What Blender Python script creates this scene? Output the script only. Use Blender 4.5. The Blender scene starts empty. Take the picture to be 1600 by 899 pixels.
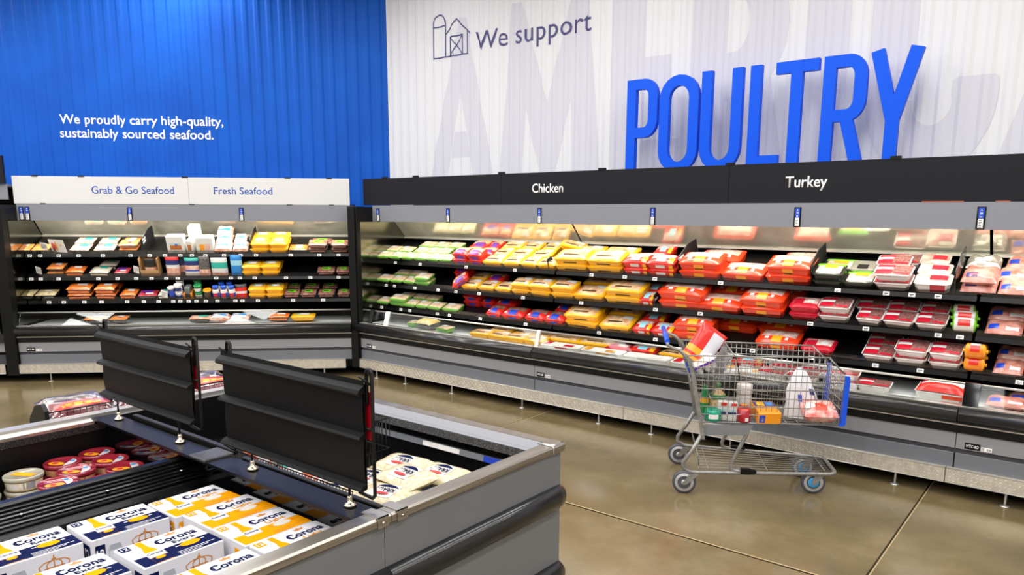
import bpy, bmesh, math, random
from mathutils import Matrix, Vector, Euler
random.seed(7)
SC = bpy.context.scene
COL = SC.collection
PI = math.pi
S2 = 2 ** -.5

# ------------------------------------------------------------------ camera, world, light, exposure
cam_d = bpy.data.cameras.new('camera')
cam = bpy.data.objects.new('camera', cam_d)
COL.objects.link(cam)
SC.camera = cam
cam_d.sensor_fit = 'HORIZONTAL'
cam_d.sensor_width = 36.0
cam_d.lens = 36.0 * 1165.72 / 1600
cam_d.shift_y = (542.70 - 449.5) / 1600          # the photograph is a crop: the optical centre lies below the frame's middle
cam_d.clip_end = 200


def aim(yaw, pitch, roll):
    cy, sy, cp, sp = math.cos(yaw), math.sin(yaw), math.cos(pitch), math.sin(pitch)
    f = Vector((sy * cp, cy * cp, -sp)); r = Vector((cy, -sy, 0)); u = r.cross(f)
    cr, sr = math.cos(roll), math.sin(roll)
    r2 = r * cr + u * sr; u2 = -r * sr + u * cr
    return Matrix(((r2.x, u2.x, -f.x), (r2.y, u2.y, -f.y), (r2.z, u2.z, -f.z)))


cam.matrix_world = Matrix.Translation((0, 0, 1.85)) @ aim(-0.67191781, 0.17612806, 0.00401646).to_4x4()

w = bpy.data.worlds.new('world'); SC.world = w; w.use_nodes = True
w.node_tree.nodes['Background'].inputs[0].default_value = (1, 1, 1, 1)
w.node_tree.nodes['Background'].inputs[1].default_value = 0.3
vs = SC.view_settings
vs.view_transform = 'Standard'; vs.look = 'None'; vs.gamma = 1; vs.use_curve_mapping = False
vs.exposure = 0.36


def area(name, loc, sx, sy, watts, col=(1, 1, 1), rot=(0, 0, 0), spread=PI):
    l = bpy.data.lights.new(name, 'AREA'); l.shape = 'RECTANGLE'; l.size = sx; l.size_y = sy
    l.energy = watts; l.color = col; l.spread = spread
    o = bpy.data.objects.new(name, l); COL.objects.link(o); o.location = loc; o.rotation_euler = rot
    return o


CEIL_Z = 4.9
for ix in range(7):
    for iy in range(5):
        area('ceiling_lamp', (-11.0 + ix * 2.4, -5.4 + iy * 2.45, CEIL_Z - .14), .55, 2.2, 42, (1, .985, .965))
# tubes under the canopies of the cases
area('canopy_lamp', (-2.4, 5.55 + .335, 1.78), 8.3, .04, 40, (1, .94, .82), (math.radians(8), 0, 0))
area('canopy_lamp', (-6.102 + (-2.68 * S2) - .335 * S2, 6.102 + (-2.68 * S2) + .335 * S2, 1.78), 3.5, .04, 28, (1, .94, .82), (math.radians(8), 0, PI / 4))

# ------------------------------------------------------------------ materials


def lin(h):
    h = h.lstrip('#'); out = []
    for i in (0, 2, 4):
        c = int(h[i:i + 2], 16) / 255
        out.append(c / 12.92 if c <= .04045 else ((c + .055) / 1.055) ** 2.4)
    return (*out, 1)


MATS = {}


def mat(name, h, rough=.5, metal=0., coat=0., h2=None, scale=20., stretch=(1, 1, 1), bump=0., spec=.5, bscale=None, detail=3., rnd=False, emit=0, lo=.35, hi=.65):
    if name in MATS: return MATS[name]
    m = bpy.data.materials.new(name); m.use_nodes = True
    nt = m.node_tree; N = nt.nodes; L = nt.links; b = N['Principled BSDF']
    b.inputs['Base Color'].default_value = lin(h)
    b.inputs['Roughness'].default_value = rough
    b.inputs['Metallic'].default_value = metal
    b.inputs['Coat Weight'].default_value = coat
    b.inputs['Coat Roughness'].default_value = .12
    b.inputs['Specular IOR Level'].default_value = spec
    if emit:
        b.inputs['Emission Color'].default_value = lin(h); b.inputs['Emission Strength'].default_value = emit
    if h2 or bump:
        tc = N.new('ShaderNodeTexCoord'); mp = N.new('ShaderNodeMapping'); mp.inputs['Scale'].default_value = stretch
        src = tc.outputs['Object']
        if rnd:
            oi = N.new('ShaderNodeObjectInfo'); ad = N.new('ShaderNodeVectorMath'); ad.operation = 'MULTIPLY_ADD'
            cb = N.new('ShaderNodeCombineXYZ')
            for i in range(3): L.new(oi.outputs['Random'], cb.inputs[i])
            ad.inputs[1].default_value = (37, 53, 71)
            L.new(cb.outputs[0], ad.inputs[0]); L.new(tc.outputs['Object'], ad.inputs[2]); src = ad.outputs[0]
        L.new(src, mp.inputs[0])
        no = N.new('ShaderNodeTexNoise'); no.inputs['Scale'].default_value = scale; no.inputs['Detail'].default_value = detail
        L.new(mp.outputs[0], no.inputs['Vector'])
        if h2:
            rp = N.new('ShaderNodeValToRGB'); rp.color_ramp.elements[0].color = lin(h); rp.color_ramp.elements[1].color = lin(h2)
            rp.color_ramp.elements[0].position = lo; rp.color_ramp.elements[1].position = hi
            L.new(no.outputs['Fac'], rp.inputs[0]); L.new(rp.outputs[0], b.inputs['Base Color'])
        if bump:
            n2 = no
            if bscale:
                n2 = N.new('ShaderNodeTexNoise'); n2.inputs['Scale'].default_value = bscale; L.new(mp.outputs[0], n2.inputs['Vector'])
            bp = N.new('ShaderNodeBump'); bp.inputs['Strength'].default_value = bump; bp.inputs['Distance'].default_value = .01
            L.new(n2.outputs['Fac'], bp.inputs['Height']); L.new(bp.outputs[0], b.inputs['Normal'])
    MATS[name] = m
    return m


def glass(name, tint, refl, rough=.02, gain=1.):
    m = bpy.data.materials.new(name); m.use_nodes = True
    nt = m.node_tree; N = nt.nodes; L = nt.links
    for n in list(N): N.remove(n)
    o = N.new('ShaderNodeOutputMaterial'); t = N.new('ShaderNodeBsdfTransparent'); g = N.new('ShaderNodeBsdfGlossy'); mx = N.new('ShaderNodeMixShader')
    fr = N.new('ShaderNodeFresnel'); fr.inputs['IOR'].default_value = 1.45
    ma = N.new('ShaderNodeMath'); ma.operation = 'MULTIPLY_ADD'; ma.inputs[1].default_value = gain; ma.inputs[2].default_value = refl; ma.use_clamp = True
    t.inputs[0].default_value = lin(tint); g.inputs['Roughness'].default_value = rough
    L.new(fr.outputs[0], ma.inputs[0]); L.new(ma.outputs[0], mx.inputs[0]); L.new(t.outputs[0], mx.inputs[1]); L.new(g.outputs[0], mx.inputs[2]); L.new(mx.outputs[0], o.inputs[0])
    MATS[name] = m
    return m


M = dict(
    blue_wall=mat('blue_painted_metal', '#005ac4', .6, h2='#0050b6', scale=1.5, spec=.25),
    white_wall=mat('white_painted_metal', '#dedee1', .6, spec=.2),
    mural=mat('mural_grey_paint', '#d0cfd8', .6, spec=.2),
    navy_ink=mat('navy_paint', '#3a3570', .5),
    white_ink=mat('white_paint', '#ffffff', .5),
    blue_letter=mat('blue_sign_plastic', '#0054e2', .5, spec=.2),
    black=mat('black_metal', '#070708', .42, spec=.3),
    black_sign=mat('black_sign_board', '#1a1a1f', .55, spec=.2),
    black_matte=mat('black_liner', '#050506', .6, spec=.15),
    black_gloss=mat('glossy_black_panel', '#05060a', .05, spec=.4),
    black_ribbed=mat('black_plastic', '#060607', .24, spec=.4),
    bumper=mat('black_rubber_bumper', '#1b1b1c', .28, coat=.3),
    panel_black=mat('black_sign_frame', '#090a0b', .55, spec=.18),
    grey=mat('grey_case_paint', '#8b8b90', .42),
    grey_low=mat('slate_case_paint', '#6d7077', .42),
    grey_isl=mat('grey_island_paint', '#76777a', .42, h2='#727376', scale=2),
    canopy=mat('grey_canopy_paint', '#84868e', .45),
    strip=mat('dark_grey_strip', '#3a3b40', .5),
    steel=mat('brushed_steel', '#b3aea6', .34, .9, h2='#9c958b', scale=12, stretch=(1, .2, 8), bump=.03),
    alu=mat('light_aluminium', '#d6d4ce', .3, .7),
    tread=mat('diamond_plate_steel', '#d6cfc2', .38, .45, h2='#c6beb0', scale=30),
    mirror=mat('case_mirror', '#e9eadb', .12, .66, h2='#d2d3c4', scale=5),
    side_mirror=mat('smoked_mirror_panel', '#8a8a80', .13, 1.0),
    white_liner=mat('white_liner', '#e9e9e6', .4),
    red=mat('red_panel', '#b01020', .4),
    chrome=mat('chrome', '#d8d6d0', .15, 1.0),
    tag_white=mat('price_tag_paper', '#f4f2ee', .6),
    tag_yellow=mat('price_tag_cream', '#f2dfc0', .6),
    ink=mat('black_ink', '#1a1a1c', .6),
    tagblue=mat('aisle_tag_blue', '#1247c4', .4),
    speck=mat('speckled_foam_strip', '#121213', .7, h2='#6a6a6a', scale=260, lo=.5, hi=.75, detail=1.),
    ceil=mat('ceiling_deck', '#8a8a88', .8),
    backwall=mat('far_store_wall', '#cfcdc8', .8),
    cart=mat('cart_steel', '#a19f9b', .45, .6, h2='#8a8884', scale=40),
    cart_blue=mat('blue_plastic', '#0a50d8', .35),
    cart_grey=mat('grey_plastic', '#77797c', .5),
    tyre=mat('grey_rubber', '#4a4a52', .5), hub=mat('wheel_hub', '#b9b8b6', .4, .3), hub_blue=mat('wheel_hub_blue', '#3a9ad8', .4),
    red_sliver=mat('orange_sign_edge', '#d86a4a', .5),
)
M['pane'] = glass('case_glass', '#f8fafa', .0)
M['pane_low'] = glass('low_glare_glass', '#f8fafa', .0, .02, .3)
M['lip'] = glass('clear_shelf_lip', '#ece8e4', .02, .08)
M['clear'] = glass('clear_plastic', '#f4f4f2', .10, .12)
M['clear_bag'] = glass('clear_bag_film', '#eceaf2', .16, .2)

# ------------------------------------------------------------------ mesh helpers


class MB:
    def __init__(s): s.v = []; s.f = []; s.m = []; s.s = []

    def add(s, vs_, fs, mi=0, sm=False):
        o = len(s.v); s.v += [tuple(p) for p in vs_]
        for f in fs: s.f.append([i + o for i in f]); s.m.append(mi); s.s.append(sm)

    def box(s, a, b, mi=0, taper=None):
        (x0, y0, z0), (x1, y1, z1) = a, b
        s.add([(x0, y0, z0), (x1, y0, z0), (x1, y1, z0), (x0, y1, z0), (x0, y0, z1), (x1, y0, z1), (x1, y1, z1), (x0, y1, z1)],
              [(0, 3, 2, 1), (4, 5, 6, 7), (0, 1, 5, 4), (1, 2, 6, 5), (2, 3, 7, 6), (3, 0, 4, 7)], mi); return s

    def bbox(s, a, b, r=.004, mi=0):
        """box with chamfered vertical and top edges"""
        (x0, y0, z0), (x1, y1, z1) = a, b
        def lp(i, z): return [(x0 + i + r, y0 + i, z), (x1 - i - r, y0 + i, z), (x1 - i, y0 + i + r, z), (x1 - i, y1 - i - r, z), (x1 - i - r, y1 - i, z), (x0 + i + r, y1 - i, z), (x0 + i, y1 - i - r, z), (x0 + i, y0 + i + r, z)]
        s.loft([lp(0, z0), lp(0, z1 - r), lp(r, z1)], mi, cap=True); return s

    def loft(s, loops, mi=0, sm=False, cap=True, closed=True):
        n = len(loops[0]); o = len(s.v)
        for l in loops: s.v += [tuple(p) for p in l]
        for k in range(len(loops) - 1):
            for i in range(n if closed else n - 1):
                j = (i + 1) % n
                s.f.append([o + k * n + i, o + k * n + j, o + (k + 1) * n + j, o + (k + 1) * n + i]); s.m.append(mi); s.s.append(sm)
        if cap and closed:
            s.f.append([o + i for i in reversed(range(n))]); s.m.append(mi); s.s.append(False)
            e = o + (len(loops) - 1) * n
            s.f.append([e + i for i in range(n)]); s.m.append(mi); s.s.append(False)
        return s

    def prism(s, prof, x0, x1, mi=0, sm=False):
        """profile in (y,z), counter-clockwise seen from +x, extruded along x"""
        return s.loft([[(x0, p[0], p[1]) for p in prof], [(x1, p[0], p[1]) for p in prof]], mi, sm)

    def polyz(s, pts, z0, z1, mi=0):
        return s.loft([[(p[0], p[1], z0) for p in pts], [(p[0], p[1], z1) for p in pts]], mi)

    def tube(s, path, r, n=8, mi=0, closed=False):
        P_ = [Vector(p) for p in path]; loops = []
        up = Vector((0, 0, 1)); prev = None
        for i, p in enumerate(P_):
            if closed: d = P_[(i + 1) % len(P_)] - P_[i - 1]
            elif i == 0: d = P_[1] - P_[0]
            elif i == len(P_) - 1: d = P_[-1] - P_[-2]
            else: d = (P_[i + 1] - p).normalized() + (p - P_[i - 1]).normalized()
            d.normalize()
            a = prev if prev else (up if abs(d.z) < .9 else Vector((1, 0, 0)))
            u = (a - d * a.dot(d)).normalized(); v = d.cross(u); prev = u
            loops.append([p + (u * math.cos(2 * PI * k / n) + v * math.sin(2 * PI * k / n)) * r for k in range(n)])
        if closed: loops.append(loops[0])
        return s.loft(loops, mi, True, cap=not closed)

    def bar(s, a, b, r, n=6, mi=0): return s.tube([a, b], r, n, mi)

    def lathe(s, prof, n=20, mi=0, c=(0, 0, 0), axis='z', sm=True, mis=None):
        """profile (r,h)"""
        o = len(s.v); k = len(prof)
        for (r, h) in prof:
            for i in range(n):
                a = 2 * PI * i / n; x, y = r * math.cos(a), r * math.sin(a)
                p = (x, y, h) if axis == 'z' else ((h, x, y) if axis == 'x' else (y, h, x))
                s.v.append((p[0] + c[0], p[1] + c[1], p[2] + c[2]))
        for q in range(k - 1):
            for i in range(n):
                j = (i + 1) % n
                s.f.append([o + q * n + i, o + q * n + j, o + (q + 1) * n + j, o + (q + 1) * n + i]); s.m.append(mis[q] if mis else mi); s.s.append(sm)
        s.f.append([o + i for i in reversed(range(n))]); s.m.append(mis[0] if mis else mi); s.s.append(False)
        s.f.append([o + (k - 1) * n + i for i in range(n)]); s.m.append(mis[-1] if mis else mi); s.s.append(False)
        return s

    def grid(s, fn, nu, nv, mi=0, sm=True, mfn=None):
        o = len(s.v)
        for j in range(nv + 1):
            for i in range(nu + 1): s.v.append(tuple(fn(i / nu, j / nv)))
        for j in range(nv):
            for i in range(nu):
                s.f.append([o + j * (nu + 1) + i, o + j * (nu + 1) + i + 1, o + (j + 1) * (nu + 1) + i + 1, o + (j + 1) * (nu + 1) + i])
                s.m.append(mfn((i + .5) / nu, (j + .5) / nv) if mfn else mi); s.s.append(sm)
        return s

    def mesh(s, name, mats):
        me = bpy.data.meshes.new(name); me.from_pydata(s.v, [], s.f)
        for m in mats: me.materials.append(m)
        me.polygons.foreach_set('material_index', s.m); me.polygons.foreach_set('use_smooth', s.s)
        me.update(); return me


def link(name, me, parent=None, loc=(0, 0, 0), rot=(0, 0, 0)):
    o = bpy.data.objects.new(name, me); COL.objects.link(o); o.location = loc; o.rotation_euler = rot
    if parent: o.parent = parent
    return o


def obj(name, mb, mats, parent=None, loc=(0, 0, 0), rot=(0, 0, 0), label=None, kind=None):
    if not isinstance(mats, (list, tuple)): mats = [mats]
    o = link(name, mb.mesh(name, mats), parent, loc, rot)
    if label: o['label'] = label
    if kind: o['kind'] = kind
    return o


def tag(o, label, cat, group=None):
    o['label'] = label; o['category'] = cat
    if group: o['group'] = group
    return o


def thing(name, label, cat, loc=(0, 0, 0), rot=(0, 0, 0), group=None):
    o = bpy.data.objects.new(name, None); COL.objects.link(o); o.empty_display_size = .1
    o.location = loc; o.rotation_euler = rot
    return tag(o, label, cat, group)


def struct(name, mb, mats):
    return obj(name, mb, mats, kind='structure')


_T = {}


def text_mesh(txt, width=None, cap=None, bold=0., depth=.001, align='left', space=1.):
    """lettering as a mesh in its own XY plane, baseline at y=0, extruded towards +z"""
    cu = bpy.data.curves.new('lettering', 'FONT'); cu.body = txt; cu.size = 1; cu.offset = bold; cu.space_character = space; cu.resolution_u = 3
    o = bpy.data.objects.new('lettering', cu); COL.objects.link(o)
    dg = bpy.context.evaluated_depsgraph_get(); dg.update()
    me = bpy.data.meshes.new_from_object(o.evaluated_get(dg))
    bpy.data.objects.remove(o); bpy.data.curves.remove(cu)
    xs = [v.co.x for v in me.vertices]; x0, x1 = min(xs), max(xs)
    capn = .70
    sx = sy = 1
    if cap: sx = sy = cap / capn
    if width:
        sx = width / (x1 - x0)
        if not cap: sy = sx
    off = {'left': x0, 'center': (x0 + x1) / 2, 'right': x1}[align]
    bm = bmesh.new(); bm.from_mesh(me); bpy.data.meshes.remove(me)
    for v in bm.verts: v.co.x = (v.co.x - off) * sx; v.co.y *= sy; v.co.z = 0
    bmesh.ops.remove_doubles(bm, verts=bm.verts, dist=1e-6)
    if depth:
        g = bmesh.ops.extrude_face_region(bm, geom=bm.faces[:])
        for v in g['geom']:
            if isinstance(v, bmesh.types.BMVert): v.co.z += depth
        bmesh.ops.recalc_face_normals(bm, faces=bm.faces[:])
    m2 = bpy.data.meshes.new('lettering'); bm.to_mesh(m2); bm.free()
    return m2


def lettering(txt, material, parent, loc, rot, name='lettering', **k):
    me = text_mesh(txt, **k); me.materials.append(material)
    return link(name, me, parent, loc, rot)


def stroke(mb, pts, w_, y0, y1, mi=0, closed=False):
    """a broad line of width w_ in the XZ plane through pts, as a solid between y0 and y1"""
    pts = [p for i, p in enumerate(pts) if i == 0 or (Vector(p) - Vector(pts[i - 1])).length > 1e-4]
    if closed and (Vector(pts[0]) - Vector(pts[-1])).length < 1e-4: pts = pts[:-1]
    n = len(pts); L_, R_ = [], []
    for i in range(n):
        p = Vector(pts[i])
        if closed: a, b = Vector(pts[i - 1]), Vector(pts[(i + 1) % n])
        else: a = Vector(pts[i - 1]) if i else None; b = Vector(pts[i + 1]) if i < n - 1 else None
        d1 = (p - a).normalized() if a else None; d2 = (b - p).normalized() if b else None
        d1 = d1 or d2; d2 = d2 or d1
        n1 = Vector((-d1.y, d1.x)); n2 = Vector((-d2.y, d2.x)); q = n1 + n2; q = q / max(q.dot(n1), .2)
        L_.append(p + q * w_ / 2); R_.append(p - q * w_ / 2)
    m = n if closed else n - 1
    for i in range(m):
        j = (i + 1) % n
        c = [L_[i], R_[i], R_[j], L_[j]]
        vs_ = [(p.x, y0, p.y) for p in c] + [(p.x, y1, p.y) for p in c]
        fs = [(0, 1, 2, 3), (7, 6, 5, 4), (1, 5, 6, 2), (3, 7, 4, 0)]
        if not closed and i == 0: fs.append((0, 4, 5, 1))
        if not closed and i == m - 1: fs.append((2, 6, 7, 3))
        mb.add(vs_, fs, mi)


def arc(cx, cz, rx, rz, a0, a1, n=10):
    return [(cx + rx * math.cos(math.radians(a0 + (a1 - a0) * i / n)), cz + rz * math.sin(math.radians(a0 + (a1 - a0) * i / n))) for i in range(n + 1)]


# ordinals for labels
ORD = ['first', 'second', 'third', 'fourth', 'fifth', 'sixth', 'seventh', 'eighth', 'ninth', 'tenth', 'eleventh', 'twelfth', 'thirteenth', 'fourteenth', 'fifteenth']

# ------------------------------------------------------------------ the room
def floor_mat():
    m = bpy.data.materials.new('polished_concrete'); m.use_nodes = True
    nt = m.node_tree; N = nt.nodes; L = nt.links; b = N['Principled BSDF']
    tc = N.new('ShaderNodeTexCoord')
    a = N.new('ShaderNodeTexNoise'); a.inputs['Scale'].default_value = .9; a.inputs['Detail'].default_value = 5; a.inputs['Roughness'].default_value = .62
    c = N.new('ShaderNodeTexNoise'); c.inputs['Scale'].default_value = 9; c.inputs['Detail'].default_value = 6; c.inputs['Roughness'].default_value = .7
    L.new(tc.outputs['Object'], a.inputs['Vector']); L.new(tc.outputs['Object'], c.inputs['Vector'])
    r = N.new('ShaderNodeValToRGB'); e = r.color_ramp.elements
    e[0].position = .3; e[0].color = lin('#5f5239'); e[1].position = .72; e[1].color = lin('#8f7f63')
    e2 = r.color_ramp.elements.new(.52); e2.color = lin('#756648')
    L.new(a.outputs['Fac'], r.inputs[0])
    mx = N.new('ShaderNodeMix'); mx.data_type = 'RGBA'; mx.blend_type = 'OVERLAY'; mx.inputs[0].default_value = .22
    L.new(r.outputs[0], mx.inputs[6]); L.new(c.outputs['Color'], mx.inputs[7])
    bw = N.new('ShaderNodeRGBToBW'); L.new(c.outputs['Color'], bw.inputs[0]); L.new(bw.outputs[0], mx.inputs[7])
    L.new(mx.outputs[2], b.inputs['Base Color'])
    b.inputs['Roughness'].default_value = .2; b.inputs['Specular IOR Level'].default_value = .9
    mr = N.new('ShaderNodeMapRange'); mr.inputs[3].default_value = .12; mr.inputs[4].default_value = .26
    L.new(a.outputs['Fac'], mr.inputs[0]); L.new(mr.outputs[0], b.inputs['Roughness'])
    return m


M['floor'] = floor_mat()
M['joint'] = mat('joint_edge', '#b39c72', .6)
M['joint_dark'] = mat('joint_gap', '#3d3222', .8)
fb = MB().box((-15, -9, -.12), (7, 7, -.012))
floor = struct('floor', fb, M['joint_dark'])
XJ = [-15, -13.7, -10.48, -7.26, -4.03, -.804, 2.42, 7]
YJ = [-9, -3.4, .2, 3.825, 7]
for i in range(len(XJ) - 1):
    for j in range(len(YJ) - 1):
        sb = MB().box((XJ[i] + .006, YJ[j] + .006, -.1), (XJ[i + 1] - .006, YJ[j + 1] - .006, 0))
        o = obj('floor_slab', sb, M['floor'], floor)
# the worn pale edges left beside the saw cuts
for y in YJ[1:-1]: obj('joint_edge', MB().box((-15, y + .006, -.02), (7, y + .016, .0012)), M['joint'], floor)
for x in XJ[1:-1]: obj('joint_edge', MB().box((x + .006, -9, -.02), (x + .012, 7, .0012)), M['joint'], floor)

PER = .143; AMP = .012
BR = [(0, 0), (.035, 0), (.062, AMP), (.118, AMP), (PER, 0)]      # profile of one rib of the corrugated sheet: (u, depth)


def rib(u):
    q = u % PER
    for (a, d0), (b, d1) in zip(BR, BR[1:]):
        if a <= q <= b: return d0 + (d1 - d0) * (q - a) / (b - a)
    return 0


def breaks(u0, u1):
    out = []
    k = math.floor(u0 / PER)
    while k * PER < u1:
        for a, _ in BR[:-1]:
            x = k * PER + a
            if u0 + 1e-6 < x < u1 - 1e-6: out.append(x)
        k += 1
    return out


def corrugated(name, u0, u1, z0, z1, mats):
    mb = MB(); us = [u0] + breaks(u0, u1) + [u1]
    o = 0
    for u in us: mb.v += [(u, rib(u), z0), (u, rib(u), z1)]
    for i in range(len(us) - 1): mb.f.append([2 * i, 2 * i + 2, 2 * i + 3, 2 * i + 1]); mb.m.append(0); mb.s.append(False)
    n = len(mb.v); mb.v += [(u0, .06, z0), (u1, .06, z0), (u1, .06, z1), (u0, .06, z1)]
    mb.f.append([n + 3, n + 2, n + 1, n]); mb.m.append(0); mb.s.append(False)
    return struct(name, mb, mats)


def clipx(poly, x, keep_right):
    out = []
    for i in range(len(poly)):
        a, b = poly[i], poly[(i + 1) % len(poly)]
        ia = (a[0] >= x) == keep_right; ib = (b[0] >= x) == keep_right
        if ia: out.append(a)
        if ia != ib:
            t = (x - a[0]) / (b[0] - a[0]); out.append((x, a[1] + t * (b[1] - a[1])))
    return out


def paint(mb, poly, lift=.0015, mi=0):
    """a convex patch of paint that follows the ribs of the sheet"""
    ar = sum(poly[i][0] * poly[(i + 1) % len(poly)][1] - poly[(i + 1) % len(poly)][0] * poly[i][1] for i in range(len(poly)))
    if ar < 0: poly = poly[::-1]
    u0 = min(p[0] for p in poly); u1 = max(p[0] for p in poly)
    cuts = [u0] + breaks(u0, u1) + [u1]
    for a, b in zip(cuts, cuts[1:]):
        q = clipx(clipx(poly, a, True), b, False)
        if len(q) > 2: mb.add([(p[0], rib(min(max(p[0], a + 1e-5), b - 1e-5)) - lift, p[1]) for p in q], [tuple(range(len(q)))], mi)


BK = [0]


def band(mb, pts, w_, closed=False, lift=.002, mi=0):
    t = MB(); stroke(t, pts, w_, 0, 1, 0, closed)
    for i in range(0, len(t.v), 8): BK[0] += 1; paint(mb, [(t.v[i + k][0], t.v[i + k][2]) for k in range(4)], lift + .002 + .0001 * (BK[0] % 12), mi)


def painted_text(txt, x, z, material, parent, **k):
    me = text_mesh(txt, depth=0, **k)
    bm = bmesh.new(); bm.from_mesh(me)
    for v in bm.verts: v.co = Vector((v.co.x + x, 0, v.co.y + z))
    us = [v.co.x for v in bm.verts]
    for b in breaks(min(us), max(us)):
        bmesh.ops.bisect_plane(bm, geom=bm.verts[:] + bm.edges[:] + bm.faces[:], plane_co=(b, 0, 0), plane_no=(1, 0, 0))
    for v in bm.verts: v.co.y = rib(v.co.x) - .0045
    bm.to_mesh(me); bm.free(); me.materials.append(material)
    return link('lettering', me, parent)


# white sheet over the poultry cases, blue sheet over the seafood case
wall_right = corrugated('wall_right', -7.239, 6, 0, 4.9, M['white_wall']); wall_right.location = (0, 6.6, 0)
wall_back = corrugated('wall_back', -9.6, -.452, 0, 4.9, M['blue_wall'])
BW = 9.786
wall_back.location = (-BW * S2, BW * S2, 0); wall_back.rotation_euler = (0, 0, PI / 4)
x_end = -BW * S2 - 9.6 * S2; y_end = BW * S2 - 9.6 * S2
struct('wall_left', MB().box((x_end - .1, -9, 0), (x_end, y_end, 4.9)), M['backwall'])
struct('wall_front', MB().box((x_end - .1, -9.1, 0), (6.1, -9, 4.9)), M['backwall'])
struct('wall_side', MB().box((6, -9, 0), (6.1, 6.7, 4.9)), M['backwall'])
struct('ceiling', MB().box((x_end - .1, -9.1, 4.9), (6.1, 7.0, 5.0)), M['ceil'])

# the mural: giant pale capitals AMERICA, cut off by the header below
mu = MB()
ZB = 2.15


PK = [0]


def pa(*pts): PK[0] += 1; paint(mu, list(pts), .0008 + .00006 * PK[0])


def letter_A(dx):
    pa((-6.55 + dx, ZB), (-6.27 + dx, ZB), (-5.99 + dx, 3.4), (-5.95 + dx, 4.0), (-6.0 + dx, 4.03), (-6.04 + dx, 4.03))
    pa((-6.02 + dx, 3.22), (-5.8 + dx, ZB), (-5.5 + dx, ZB), (-5.93 + dx, 4.02), (-6.0 + dx, 4.03))
    pa((-6.16 + dx, 2.5), (-5.88 + dx, 2.5), (-5.94 + dx, 2.79), (-6.12 + dx, 2.79))


letter_A(0); letter_A(5.79)
pa((-5.45, ZB), (-5.13, ZB), (-5.08, 2.985), (-5.13, 4.05), (-5.27, 4.06))
pa((-5.085, 2.985), (-4.85, ZB), (-4.74, ZB), (-4.74, 2.6), (-4.8, 3.02), (-5.13, 4.05), (-5.2, 4.05))
pa((-4.86, ZB), (-4.72, ZB), (-4.50, 3.0), (-4.36, 4.06), (-4.49, 4.06), (-4.80, 3.02))
pa((-4.5, 3.0), (-4.47, ZB), (-4.12, ZB), (-4.31, 4.06), (-4.46, 4.06))
pa((-4.03, ZB), (-3.66, ZB), (-3.66, 4.06), (-4.03, 4.06))                                   # E
pa((-3.66, 3.9), (-3.25, 3.9), (-3.25, 4.06), (-3.66, 4.06)); pa((-3.66, 3.02), (-3.38, 3.02), (-3.38, 3.32), (-3.66, 3.32)); pa((-3.66, ZB), (-3.27, ZB), (-3.27, 2.56), (-3.66, 2.56))
pa((-3.19, ZB), (-2.84, ZB), (-2.84, 4.06), (-3.19, 4.06))                                   # R
R_o = arc(-2.72, 3.45, .41, .6, -90, 90, 10); R_i = arc(-2.78, 3.5, .13, .24, -90, 90, 10)
for a, b, c, d in zip(R_o, R_o[1:], R_i[1:], R_i): pa(a, b, c, d)
pa((-2.84, 2.85), (-2.72, 2.85), (-2.78, 3.26), (-2.84, 3.26))
pa((-2.84, 2.95), (-2.44, 3.02), (-2.27, ZB), (-2.60, ZB))
pa((-2.16, ZB), (-1.82, ZB), (-1.82, 4.06), (-2.16, 4.06))                                   # I
pa((-1.66, 2.75), (-1.33, 2.75), (-1.33, 4.06), (-1.66, 4.06))                               # C
C_o = arc(-1.21, 2.75, .45, .62, 180, 360, 14); C_i = arc(-1.19, 2.73, .14, .2, 180, 360, 14)
for a, b, c, d in zip(C_o, C_o[1:], C_i[1:], C_i): pa(a, b, c, d)
pa((-1.06, 2.73), (-.76, 2.73), (-.765, 2.84), (-.79, 2.87), (-1.03, 2.87), (-1.06, 2.85))
obj('mural_lettering', mu, M['mural'], wall_right, label='giant pale grey capitals reading AMERICA painted on the white sheet')

# barn and silo drawing with the words beside it
bn = MB(); W_ = .014
band(bn, [(-6.432, 3.627), (-6.432, 4.0)] + arc(-6.338, 4.0, .094, .105, 180, 0, 10) + [(-6.244, 4.0), (-6.247, 3.63)], W_)
band(bn, [(-6.43, 3.975), (-6.244, 3.975)], W_)
band(bn, [(-6.24, 3.883), (-6.078, 4.027), (-5.862, 3.838)], W_)
band(bn, [(-5.914, 3.874), (-5.914, 3.635), (-6.44, 3.635)], W_)
band(bn, [(-6.177, 3.64), (-6.177, 3.846), (-5.98, 3.846), (-5.98, 3.64)], W_)
band(bn, [(-6.177, 3.846), (-5.98, 3.64)], W_ * .9); band(bn, [(-6.177, 3.64), (-5.98, 3.846)], W_ * .9)
obj('barn_drawing', bn, M['navy_ink'], wall_right, label='dark violet line drawing of a barn and silo')
painted_text('We support', -5.79, 3.648, M['navy_ink'], wall_right, width=1.53, cap=.2)
painted_text('We proudly carry high-quality,', -4.33, 2.9, M['white_ink'], wall_back, width=1.885, cap=.107, bold=.012)
painted_text('sustainably sourced seafood.', -4.34, 2.74, M['white_ink'], wall_back, width=1.77, cap=.107, bold=.012)

# raised POULTRY letters
pl = thing('wall_sign', 'raised blue POULTRY lettering standing above the black header', 'sign', (0, 6.33, 2.2))
ZT = 3.075 - 2.2; ZL = .05; SW = .092; YA, YB = 0, .055


def raised(strokes):
    mb = MB()
    for k, (p, wd, cl) in enumerate(strokes): stroke(mb, p, wd, YA + .0008 * k, YB - .0008 * k, 0, cl)
    x = strokes[0][0][0][0]; mb.box((x - .01, YB, .01), (x + .01, .25, .03))
    obj('letter', mb, M['blue_letter'], pl)


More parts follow.
